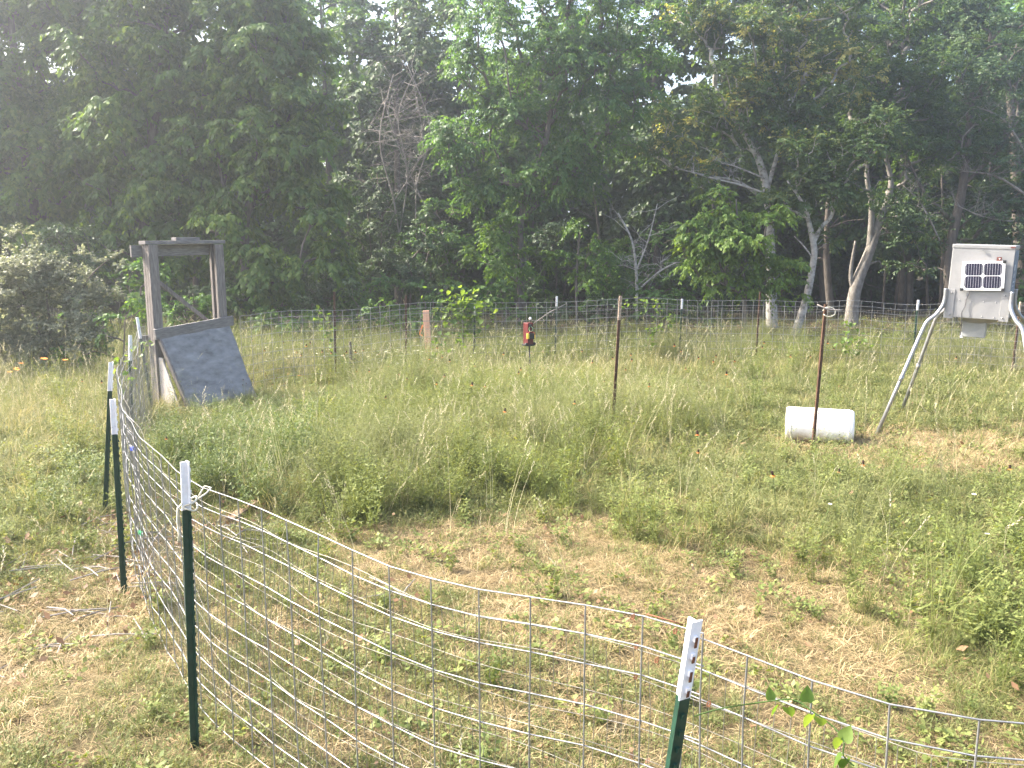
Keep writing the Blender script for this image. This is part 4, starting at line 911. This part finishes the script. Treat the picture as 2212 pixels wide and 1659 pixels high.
vine('vine_clump', 'bright leafy vine clump over the back wire between pink board and red box', [[at(1000, 770, 16.5), at(1000, 700, 16.5), at(985, 650, 16.45)], [at(1002, 720, 16.5), at(1040, 670, 16.45), at(1050, 645, 16.4)], [at(998, 700, 16.5), at(962, 670, 16.45), at(955, 655, 16.4)], [at(1005, 690, 16.5), at(1010, 650, 16.5), at(1020, 640, 16.45)]], 290, .10, 2, rad=.007, spread=.15)
vine('vine', 'thin leafy vine on the back wire beside the leftmost rusty post', [[at(716, 770, 15.4), at(705, 720, 15.4), at(690, 670, 15.4)], [at(705, 720, 15.4), at(715, 700, 15.4)]], 46, .08, 3, rad=.004, spread=.06, group='vines on the wire')
vine('vine', 'leafy vine on the back wire right of the worn-tip post', [[at(1400, 760, 16.8), at(1405, 700, 16.8), at(1390, 650, 16.8)], [at(1405, 720, 16.8), at(1440, 700, 16.8), at(1452, 680, 16.8)], [at(1395, 655, 16.8), at(1350, 655, 16.8)], [at(1420, 700, 16.8), at(1422, 645, 16.8)]], 95, .075, 4, rad=.004, spread=.05, group='vines on the wire')
vine('vine', 'small leafy plant at the foot of the grey-brown trunk', [[at(1845, 765, 15.7), at(1838, 730, 15.7), at(1832, 700, 15.7)], [at(1845, 760, 15.7), at(1862, 735, 15.7)], [at(1842, 765, 15.7), at(1815, 740, 15.7)]], 80, .08, 5, rad=.004, spread=.07, group='vines on the wire')
vine('vine', 'leafy vine on the left panel beside the gate', [[at(265, 860, 9.3), at(262, 800, 9.0), at(255, 775, 8.6)], [at(265, 830, 9.3), at(290, 790, 9.6), at(300, 750, 9.9)], [at(300, 750, 9.9), at(316, 740, 10.8), at(320, 800, 10.8)]], 34, .06, 6, rad=.003, spread=.06, group='vines on the wire')
vine('vine', 'leafy vine rising left of the pink board foot', [[at(935, 800, 15.8), at(945, 750, 15.9), at(955, 730, 15.9)]], 30, .09, 8, rad=.003, spread=.07, group='vines on the wire')

# ------------------------------------------------------------------ ground cover (grass, weeds, straw, flowers): uncountable, instanced on points
def fold(parts):
    V = []; F = []; T = []; n = 0
    for v, f, t in parts:
        V.append(v); F.append(f + n); T.append(t); n += len(v)
    return np.concatenate(V), np.concatenate(F), np.concatenate(T)
def blades(n, h, spread, lean, wd, rng, segs=3, flat=0.0, tlo=0.0, thi=1.0):
    """curved tapering blades as quads (last quad closes to a narrow tip)"""
    a = rng.uniform(0, 2 * math.pi, n); r = spread * np.sqrt(rng.random(n))
    base = np.stack([r * np.cos(a), r * np.sin(a), np.zeros(n) - .01], -1)
    az = a + rng.normal(0, .9, n); L = h * rng.uniform(.45, 1.15, n); ln = lean * rng.uniform(.3, 1.5, n)
    d = np.stack([np.cos(az), np.sin(az), np.zeros(n)], -1); side = np.stack([-np.sin(az + rng.normal(0, .6, n)), np.cos(az), np.zeros(n)], -1)
    side = side / np.linalg.norm(side, axis=1, keepdims=True)
    rows = []
    for k in range(segs + 1):
        t = k / segs
        th = ln * t * 1.2
        p = base + d * (L * np.sin(np.minimum(th, 1.9)) * t)[:, None] + np.array([0, 0, 1.0]) * (L * t * np.cos(np.minimum(th, 1.75)) * (1 - flat))[:, None]
        wk = wd * (1 - t) ** .7 + .0006
        rows.append(p + side * wk * .5); rows.append(p - side * wk * .5)
    V = np.stack(rows, 1).reshape(-1, 3); m = 2 * (segs + 1)
    b = (np.arange(n) * m)[:, None]
    F = np.concatenate([b + np.array([2 * k, 2 * k + 1, 2 * k + 3, 2 * k + 2]) for k in range(segs)], 1).reshape(-1, 4)
    T = np.repeat(rng.uniform(tlo, thi, n), segs)
    return V, F, T
def leafbits(P, A, S, L, W, tint):
    up = np.cross(A, S); L = np.asarray(L)[:, None]; W = np.asarray(W)[:, None]
    V = np.stack([P, P + A * L * .5 + S * W + up * L * .05, P + A * L, P + A * L * .5 - S * W + up * L * .05], 1).reshape(-1, 3)
    return V, np.arange(len(V)).reshape(-1, 4), tint
def forb(rng, h, stems, leaves, L, wr, spread=.10):
    """leafy branching weed"""
    parts = [blades(stems, h, spread * .4, .5, .004, rng, 3)]
    n = stems * leaves
    a = np.repeat(rng.uniform(0, 6.28, stems), leaves); t = np.tile(np.linspace(.15, 1, leaves), stems) + rng.normal(0, .04, n)
    ln = np.repeat(rng.uniform(.1, .6, stems), leaves); hh = np.repeat(h * rng.uniform(.6, 1.1, stems), leaves)
    P = np.stack([np.cos(a) * ln * t * hh + rng.normal(0, .012, n), np.sin(a) * ln * t * hh + rng.normal(0, .012, n), hh * t * .95], -1)
    b = rng.uniform(0, 6.28, n); A = unit(np.stack([np.cos(b), np.sin(b), rng.normal(.25, .4, n)], -1)); S = unit(np.cross(A, np.array([0, 0, 1.0]) + rng.normal(0, .3, (n, 3))))
    LL = L * rng.uniform(.6, 1.2, n) * (1.15 - .5 * t)
    parts.append(leafbits(P, A, S, LL, LL * wr, np.clip(.2 + .5 * t + rng.normal(0, .18, n), 0, 1)))
    return fold(parts)
def herb(rng, n, L, wr, r_):
    a = rng.uniform(0, 6.28, n); P = np.stack([np.cos(a) * r_ * rng.random(n), np.sin(a) * r_ * rng.random(n), rng.uniform(.015, .07, n)], -1)
    A = unit(np.stack([np.cos(a + rng.normal(0, .5, n)), np.sin(a), rng.normal(.25, .3, n)], -1)); S = unit(np.cross(A, np.array([0, 0, 1.0]) + rng.normal(0, .25, (n, 3))))
    LL = L * rng.uniform(.6, 1.2, n)
    return leafbits(P, A, S, LL, LL * wr, rng.random(n))
def stalk(rng, h, n=3, head=.10):
    parts = []
    for i in range(n):
        V, F, T = blades(1, h, .05, .28, .004, rng, 4, tlo=.1, thi=.6); V[:, 0:2] += rng.normal(0, .02, 2); parts.append((V, F, T))
        tip = V[-2:].mean(0); d = unit((tip - V[-4:-2].mean(0))[None])[0]
        m = 14; t = np.linspace(0, 1, m); P = tip - d * head * .2 + d * head * t[:, None] + rng.normal(0, .003, (m, 3))
        a = rng.uniform(0, 6.28, m); A = unit(d + np.stack([np.cos(a), np.sin(a), 0 * a], -1) * .5); S = unit(np.cross(A, rng.normal(0, 1, (m, 3))))
        parts.append(leafbits(P, A, S, np.full(m, .022), np.full(m, .0035), rng.uniform(.5, 1, m)))
    return fold(parts)

def stuff(name, label, meshes, pts, cat):
    """pts: array of x,y,z,rotz,tilt,scale; meshes chosen at random"""
    c = bpy.data.collections.new(name + '_kinds')
    for i, me in enumerate(meshes):
        o = bpy.data.objects.new('%s_kind_%02d' % (name, i), me); c.objects.link(o)
    me = bpy.data.meshes.new(name); n = len(pts)
    me.vertices.add(n); me.vertices.foreach_set('co', np.ascontiguousarray(pts[:, :3], dtype=np.float32).ravel())
    a = me.attributes.new('rot', 'FLOAT_VECTOR', 'POINT')
    rv = np.stack([R.normal(0, 1, n) * pts[:, 4], R.normal(0, 1, n) * pts[:, 4], pts[:, 3]], -1).astype(np.float32); a.data.foreach_set('vector', rv.ravel())
    a = me.attributes.new('size', 'FLOAT', 'POINT'); a.data.foreach_set('value', pts[:, 5].astype(np.float32))
    a = me.attributes.new('pick', 'INT', 'POINT'); a.data.foreach_set('value', R.integers(0, len(meshes), n).astype(np.int32))
    ob = bpy.data.objects.new(name, me); COL.objects.link(ob); tag(ob, label, cat, kind='stuff')
    ng = bpy.data.node_groups.new(name + '_scatter', 'GeometryNodeTree')
    ng.interface.new_socket('Geometry', in_out='INPUT', socket_type='NodeSocketGeometry'); ng.interface.new_socket('Geometry', in_out='OUTPUT', socket_type='NodeSocketGeometry')
    gi = ng.nodes.new('NodeGroupInput'); go = ng.nodes.new('NodeGroupOutput'); ip = ng.nodes.new('GeometryNodeInstanceOnPoints'); ci = ng.nodes.new('GeometryNodeCollectionInfo')
    ci.inputs['Collection'].default_value = c; ci.inputs['Separate Children'].default_value = True; ci.inputs['Reset Children'].default_value = True
    def attr(nm, ty):
        q = ng.nodes.new('GeometryNodeInputNamedAttribute'); q.data_type = ty; q.inputs[0].default_value = nm; return q.outputs[0]
    ip.inputs['Pick Instance'].default_value = True
    ng.links.new(gi.outputs[0], ip.inputs['Points']); ng.links.new(ci.outputs[0], ip.inputs['Instance'])
    ng.links.new(attr('pick', 'INT'), ip.inputs['Instance Index']); ng.links.new(attr('rot', 'FLOAT_VECTOR'), ip.inputs['Rotation']); ng.links.new(attr('size', 'FLOAT'), ip.inputs['Scale'])
    ng.links.new(ip.outputs[0], go.inputs[0])
    md = ob.modifiers.new('scatter', 'NODES'); md.node_group = ng
    return ob

def ell(x, y, c, soft=.35):
    """soft ellipse mask with an uneven edge"""
    cx, cy, rx, ry = c
    d = np.hypot((x - cx) / rx, (y - cy) / ry) + .16 * np.sin(2.3 * x + 1.7 * y) * np.sin(1.9 * y - 2.7 * x + 1)
    return np.clip((1 - d) / soft + .5, 0, 1)
def anyell(x, y, L, soft=.35):
    m = np.zeros_like(x)
    for c in L: m = np.maximum(m, ell(x, y, c, soft))
    return m
def lump(x, y, f, s=0):
    return .5 + .25 * (np.sin(f * x + s) * np.sin(f * 1.13 * y + 2 * s) + np.sin(f * .61 * x - f * .83 * y + 3 * s) + .6 * np.sin(f * 1.9 * x + f * 1.3 * y + s))
def scatter(dens, fn, y0=1.0, y1=27.0, seed=0, ref=7.0, power=.6):
    """random points in the visible wedge (with margin): density per m2 at y<ref, thinner farther"""
    rng = np.random.default_rng(seed); out = []
    ys = np.arange(y0, y1, .5)
    for y in ys:
        xw = .64 * (y + .5) + 2.0
        n = rng.poisson(dens * 2 * xw * .5 * min(1, (ref / (y + .25)) ** power))
        x = rng.uniform(-xw, xw, n); yy = rng.uniform(y, y + .5, n)
        k = rng.random(n) < fn(x, yy); out.append(np.stack([x[k], yy[k]], -1))
    P = np.concatenate(out); return P, rng
def pts(P, rng, s0, s1, tilt=.12, smul=None):
    n = len(P); s = rng.uniform(s0, s1, n)
    # lower growth trodden down before the gate
    s = s * np.where((P[:, 0] < -2.4) & (P[:, 0] > -4.9) & (P[:, 1] > 9.6) & (P[:, 1] < 14.5), np.clip((12.9 - P[:, 1]) / 3.2, .48, 1), 1)
    if smul is not None: s = s * smul
    return np.stack([P[:, 0], P[:, 1], gh(P[:, 0], P[:, 1]), rng.uniform(0, 6.283, n), np.full(n, tilt), s], -1)

TALL = [(-1.75, 9.0, 1.5, 1.75), (-.3, 9.8, 1.4, 1.4), (-3.2, 10.7, .9, 2.2), (.9, 11.2, 1.5, 1.2), (-1.5, 12.2, 3, 1.6), (-1.3, 7.9, .8, .55)]
MEDI = [(3.3, 7.2, 2.0, 1.3), (3.6, 5.0, 1.2, 1.6), (1.6, 7.9, 1.3, .7), (2.2, 8.9, 1.6, .8), (-5.0, 8.6, 1.3, 2.6), (-4.5, 6.0, .95, 1.2), (-5.5, 12, 1.2, 1.6), (6.5, 7.5, 1.5, 1.2)]
WEED = [(3.5, 4.6, .8, 1.4), (4.6, 6.3, .8, .8), (1.35, 7.3, .5, .35), (-4.75, 8.4, .95, 2.2), (-4.1, 6.2, .7, .9), (3.3, 8.3, 1.0, .5), (-4.6, 4.6, .8, 1.0)]
BARE = [(1.0, 5.7, 1.3, .8), (.1, 6.3, 1.2, .7), (1.9, 5.0, .8, .6), (6.2, 9.9, 2.8, 1.3), (.6, 6.9, 1.5, .7), (-.4, 7.0, 1.2, .35), (2.1, 6.0, 1.0, .6), (-2.75, 7.4, .35, .8), (-3.0, 5.6, .5, 1.2), (-3.5, 6.9, .35, .7), (7.8, 9.5, 1.5, 1.0), (4.2, 9.4, .9, .5)]
WOOD = lambda x, y: np.clip((y - 18.0 - .5 * np.sin(x * .8)) / 1.6, 0, 1)
rg = np.random.default_rng(3)
def me_(name, arr, mat): V, F_, T = arr; return mesh_np(name, V, F_, M[mat], False, T)
short = [me_('short_tuft', fold([blades(26, .13, .07, .9, .0042, rg, 3), herb(rg, 12, .024, .3, .08)]), 'olive') for _ in range(6)]
straw = [me_('straw_tuft', blades(28, .19, .10, 1.8, .0042, rg, 3, flat=.45), 'dry') for _ in range(6)]
fine = [me_('straw_mat', blades(44, .14, .12, 1.6, .0036, rg, 2, flat=.7), 'dry') for _ in range(5)]
tall = [me_('tall_tuft', blades(30, .46, .09, .95, .0048, rg, 4), 'grass') for _ in range(6)]
fdry = [me_('tall_dry_tuft', blades(22, .50, .09, 1.0, .0044, rg, 4), 'yellowgrass') for _ in range(5)]
stk = [me_('seed_stalk', stalk(rg, .72, 3, .11), 'seed') for _ in range(5)]
frb = [me_('forb_plant', forb(rg, .62, 11, 24, .050, .13), 'forb') for _ in range(6)]
weed = [me_('weed_plant', forb(rg, .30, 8, 11, .058, .24), 'herb') for _ in range(6)]
low = [me_('low_herb', herb(rg, 26, .042, .34, .11), 'herb') for _ in range(5)]
lit = [me_('fallen_leaves', herb(rg, 5, .055, .3, .16), 'litter') for _ in range(4)]

big = lambda x, y: lump(x, y, .9, 1)
dryness = lambda x, y: np.clip(.30 + .75 * anyell(x, y, BARE, .6) + .35 * (lump(x, y, 1.7, 4) - .5) - .45 * anyell(x, y, TALL) - .4 * anyell(x, y, WEED, .5) - .25 * anyell(x, y, MEDI, .5) + .04 * np.clip((6.5 - y) / 3, 0, 1), 0.04, 1)
P, r_ = scatter(240, lambda x, y: np.clip(1.0 - dryness(x, y) * .86, .06, 1) * np.clip(.5 + lump(x, y, 2.6, 2) * .9, .2, 1) * (1 - .9 * WOOD(x, y)), seed=1)
stuff('short_grass', 'short olive green grass covering the clearing', short, pts(P, r_, .55, 1.25, .15, np.clip(P[:, 1] / 6.5, .8, 1.7)), 'grass')
P, r_ = scatter(130, lambda x, y: dryness(x, y) * (1 - WOOD(x, y)), seed=2)
stuff('straw', 'dry tan straw lying in the clearing', straw, pts(P, r_, .5, 1.2, .15, np.clip(P[:, 1] / 8, .85, 1.5)), 'dry grass')
P, r_ = scatter(170, lambda x, y: np.clip(.35 + dryness(x, y), 0, 1) * (1 - .5 * WOOD(x, y)), seed=3, y1=22)
stuff('thatch', 'pale matted thatch on the soil', fine, pts(P, r_, .6, 1.3, .08, np.clip(P[:, 1] / 8, .85, 1.5)), 'dry grass')
rightcut = lambda x, y: 1 - .72 * np.clip((x - 1.6) / 1.2, 0, 1) * np.clip((16.2 - y) / 1.5, 0, 1)
tallf = lambda x, y: rightcut(x, y) * np.clip((y - 9.3 + .6 * np.sin(x * 1.3)) / 2.5, 0, 1) * (1 - .93 * anyell(x, y, BARE, .5)) * (1 - WOOD(x, y))
P, r_ = scatter(64, lambda x, y: np.clip(tallf(x, y) * (.45 + .6 * lump(x, y, 1.5, 7)) + anyell(x, y, TALL) * np.clip(1.6 * lump(x, y, 1.9, 17) - .25, 0, 1) + .55 * anyell(x, y, MEDI, .5), 0, 1), seed=4)
stuff('tall_grass', 'taller green grass in the ring and before the back fence', tall, pts(P, r_, .45, 1.05, .16, .50 + .3 * lump(P[:, 0], P[:, 1], .8, 3) + .45 * (lump(P[:, 0], P[:, 1], 3.3, 41) - .3) + .25 * anyell(P[:, 0], P[:, 1], TALL) - .25 * anyell(P[:, 0], P[:, 1], MEDI, .5) - .35 * (1 - rightcut(P[:, 0], P[:, 1]))), 'grass')
P, r_ = scatter(72, lambda x, y: np.clip(.30 * anyell(x, y, MEDI, .5) * lump(x, y, 2.2, 31) + tallf(x, y) * (.3 + .9 * lump(x, y, 1.1, 11)) + .5 * anyell(x, y, TALL) * lump(x, y, 1.3, 23) + .35 * ((x < -5) & (y > 8.5) & (y < 14)), 0, 1), seed=5)
stuff('tall_dry_grass', 'pale yellow tall grass standing among the green', fdry, pts(P, r_, .5, 1.0, .2, 1 - .5 * (1 - rightcut(P[:, 0], P[:, 1]))), 'dry grass')
P, r_ = scatter(18, lambda x, y: np.clip(tallf(x, y) * .9 + .6 * anyell(x, y, TALL) + .05, 0, 1), seed=6)
stuff('seed_stalks', 'thin pale grass stalks with seed heads', stk, pts(P, r_, .55, 1.15, .12), 'grass stalks')
P, r_ = scatter(66, lambda x, y: np.clip(.10 * anyell(x, y, MEDI, .5) + anyell(x, y, TALL) * (.55 + .5 * lump(x, y, 2.1, 5)) + .10 * tallf(x, y) + .45 * ((y > 16.6) & (y < 19.5)), 0, 1), seed=7)
sel = lump(P[:, 0], P[:, 1], 1.7, 21) > .52
dk = (P[:, 0] < -2.15 - .12 * (P[:, 1] - 9) + .25 * np.sin(P[:, 1] * 3)) & (P[:, 0] > -4.6) & (P[:, 1] < 12.6)
clump = lambda Q: .62 + .75 * lump(Q[:, 0], Q[:, 1], 3.3, 41)
stuff('forbs', 'bushy green leafy weeds in the ring before the gate', frb, pts(P[sel & ~dk], r_, .72, 1.25, .12, clump(P[sel & ~dk])), 'weeds')
frg = [me_('feathery_plant', forb(rg, .66, 12, 26, .040, .10), 'forbgrey') for _ in range(6)]
stuff('feathery_weeds', 'soft grey-green feathery weeds in the middle of the ring', frg, pts(P[~sel & ~dk], r_, .72, 1.25, .12, clump(P[~sel & ~dk])), 'weeds')
frd = [me_('dark_plant', forb(rg, .58, 11, 24, .048, .15), 'forbdark') for _ in range(6)]
stuff('dark_weeds', 'dark green weeds along the left wire inside the ring', frd, pts(P[dk], r_, .7, 1.2, .12, clump(P[dk])), 'weeds')
P, r_ = scatter(38, lambda x, y: np.clip(anyell(x, y, WEED, .7) * (.2 + .6 * lump(x, y, 2.4, 9)) + .05 + .25 * ((y > 17) & (y < 20)), 0, 1), seed=8)
stuff('weeds', 'small bright green broadleaf weeds', weed, pts(P, r_, .45, 1.05, .12), 'weeds')
P, r_ = scatter(30, lambda x, y: np.clip(.15 + .8 * (lump(x, y, 3.1, 13) - .35), 0, 1) * (y < 11), seed=9)
stuff('low_herbs', 'low clover-like leaves between the grass', low, pts(P, r_, .5, 1.15, .15), 'weeds')
P, r_ = scatter(34, lambda x, y: np.clip(.12 + .7 * WOOD(x, y) + .75 * anyell(x, y, [(-2.75, 7.2, .6, 1.1), (-3.1, 5.7, .6, 1.3), (-3.6, 6.8, .45, .8)], .6), 0, 1), seed=10)
stuff('leaf_litter', 'brown fallen leaves scattered on the ground', lit, pts(P, r_, .6, 1.2, .2), 'leaves')

stkm = []
for i in range(4):
    mb = MB(); r2 = random.Random(i)
    for k in range(3):
        a = r2.uniform(0, 6.28); c = Vector((r2.uniform(-.1, .1), r2.uniform(-.1, .1), .012 + .012 * k)); d = Vector((math.cos(a), math.sin(a), r2.uniform(-.03, .05))) * r2.uniform(.10, .24)
        mb.tube([c - d, c + Vector((r2.gauss(0, .02), r2.gauss(0, .02), .012)), c + d], [.004, .005, .003], 5)
    stkm.append(mb.mesh('dry_sticks', M['twig']))
P, r_ = scatter(5, lambda x, y: np.clip(anyell(x, y, [(-2.75, 7.2, .6, 1.1), (-3.1, 5.7, .6, 1.3), (-3.6, 6.8, .45, .8), (1.9, 3.6, .5, .5)], .6) + .02, 0, 1), seed=12, y1=11)
stuff('dry_sticks', 'dry sticks and broken stems lying by the left posts', stkm, pts(P, r_, .6, 1.3, .1), 'sticks')

# wildflowers
def flower(h, petal, cone=True, seed=0, head=.016):
    r2 = random.Random(seed); mb = MB(); lx, ly = r2.uniform(-.05, .05), r2.uniform(-.05, .05)
    mb.tube([(0, 0, 0), (lx * .4, ly * .4, h * .5), (lx, ly, h)], .0025, 3); ns = len(mb.f)
    if cone: mb.lathe([(.001, .035), (.010, .028), (.012, .012), (.010, 0), (.001, -.002)], (lx, ly, h), (0, 0, 1), 6)
    nc = len(mb.f)
    for k in range(6):
        a = k * 1.047; d = Vector((math.cos(a), math.sin(a), -.5 if cone else .2)); s_ = Vector((-math.sin(a), math.cos(a), 0)) * head * .55
        c = Vector((lx, ly, h)); b = len(mb.v); mb.v += [c + d * .004 + s_ * .3, c + d * head * 1.3 + s_, c + d * head * 1.3 - s_, c + d * .004 - s_ * .3]; mb.f.append((b, b + 1, b + 2, b + 3))
    me = mb.mesh('wildflower', None); me.materials.append(M['cone'] if False else M['stemgreen']); me.materials.append(M['cone']); me.materials.append(M[petal])
    for i, p in enumerate(me.polygons): p.material_index = 0 if i < ns else (1 if i < nc else 2)
    return me
M['stemgreen'] = solid('flower_stem', [(.3, (.06, .10, .03)), (.7, (.10, .15, .05))], 10, .8, bump=0)
rg2 = np.random.default_rng(9)
def clumpy(cs):
    o_ = []
    for (x, y, sx, sy, n) in cs: o_.append(np.stack([rg2.normal(x, sx, n), rg2.normal(y, sy, n)], -1))
    return np.concatenate(o_)
P = clumpy([(-3.9, 13.6, .6, .5, 26), (-1, 12.5, 2.4, 1.6, 34), (1.5, 13, 1.6, 1.5, 18), (-3.4, 15.5, 1, .6, 14), (3.2, 6.5, 1.0, .9, 5), (1.6, 7.6, .8, .5, 2), (5, 14.5, 2, 1, 8), (-6, 11, 1, 1, 6)])
stuff('mexican_hat_flowers', 'dark-coned orange wildflowers scattered in the tall grass', [flower(.58, 'petal', True, i) for i in range(3)], pts(P, rg2, .75, 1.15, .1), 'flowers')
P = clumpy([(-2.6, 15.6, 1.0, .5, 150), (-2.2, 17.5, 1.8, .5, 60), (1.5, 16.6, 1.6, .5, 50), (3.2, 16.4, 1, .5, 20), (2.9, 6.3, .5, .5, 3), (-4.6, 15.8, .6, .8, 12)])
stuff('white_flowers', 'small white wildflowers along the back fence', [flower(.42, 'whitepetal', False, i, .013) for i in range(3)], pts(P, rg2, .7, 1.3, .1), 'flowers')
P = clumpy([(-7.6, 13.0, .45, .3, 10), (-4.2, 14.3, .4, .3, 6)])
stuff('orange_flowers', 'bright orange flowers before the grey-green bush', [flower(.62, 'orangepetal', False, i, .028) for i in range(3)], pts(P, rg2, .8, 1.2, .1), 'flowers')

# ------------------------------------------------------------------ haze: the air between camera and wood
def haze():
    mb = MB(); mb.box((0, 220, 9.0), (860, 860, 20.4))
    m, n, out = newmat('hazy_air'); pv = N(n, 'ShaderNodeVolumePrincipled')
    pv.inputs['Color'].default_value = (.86, .93, 1, 1); pv.inputs['Density'].default_value = .0037; pv.inputs['Anisotropy'].default_value = .74
    n.links.new(pv.outputs[0], out.inputs['Volume'])
    o = link('haze', mb.mesh('haze', m)); tag(o, 'thin bright haze in the evening air', 'haze', kind='stuff')
haze()
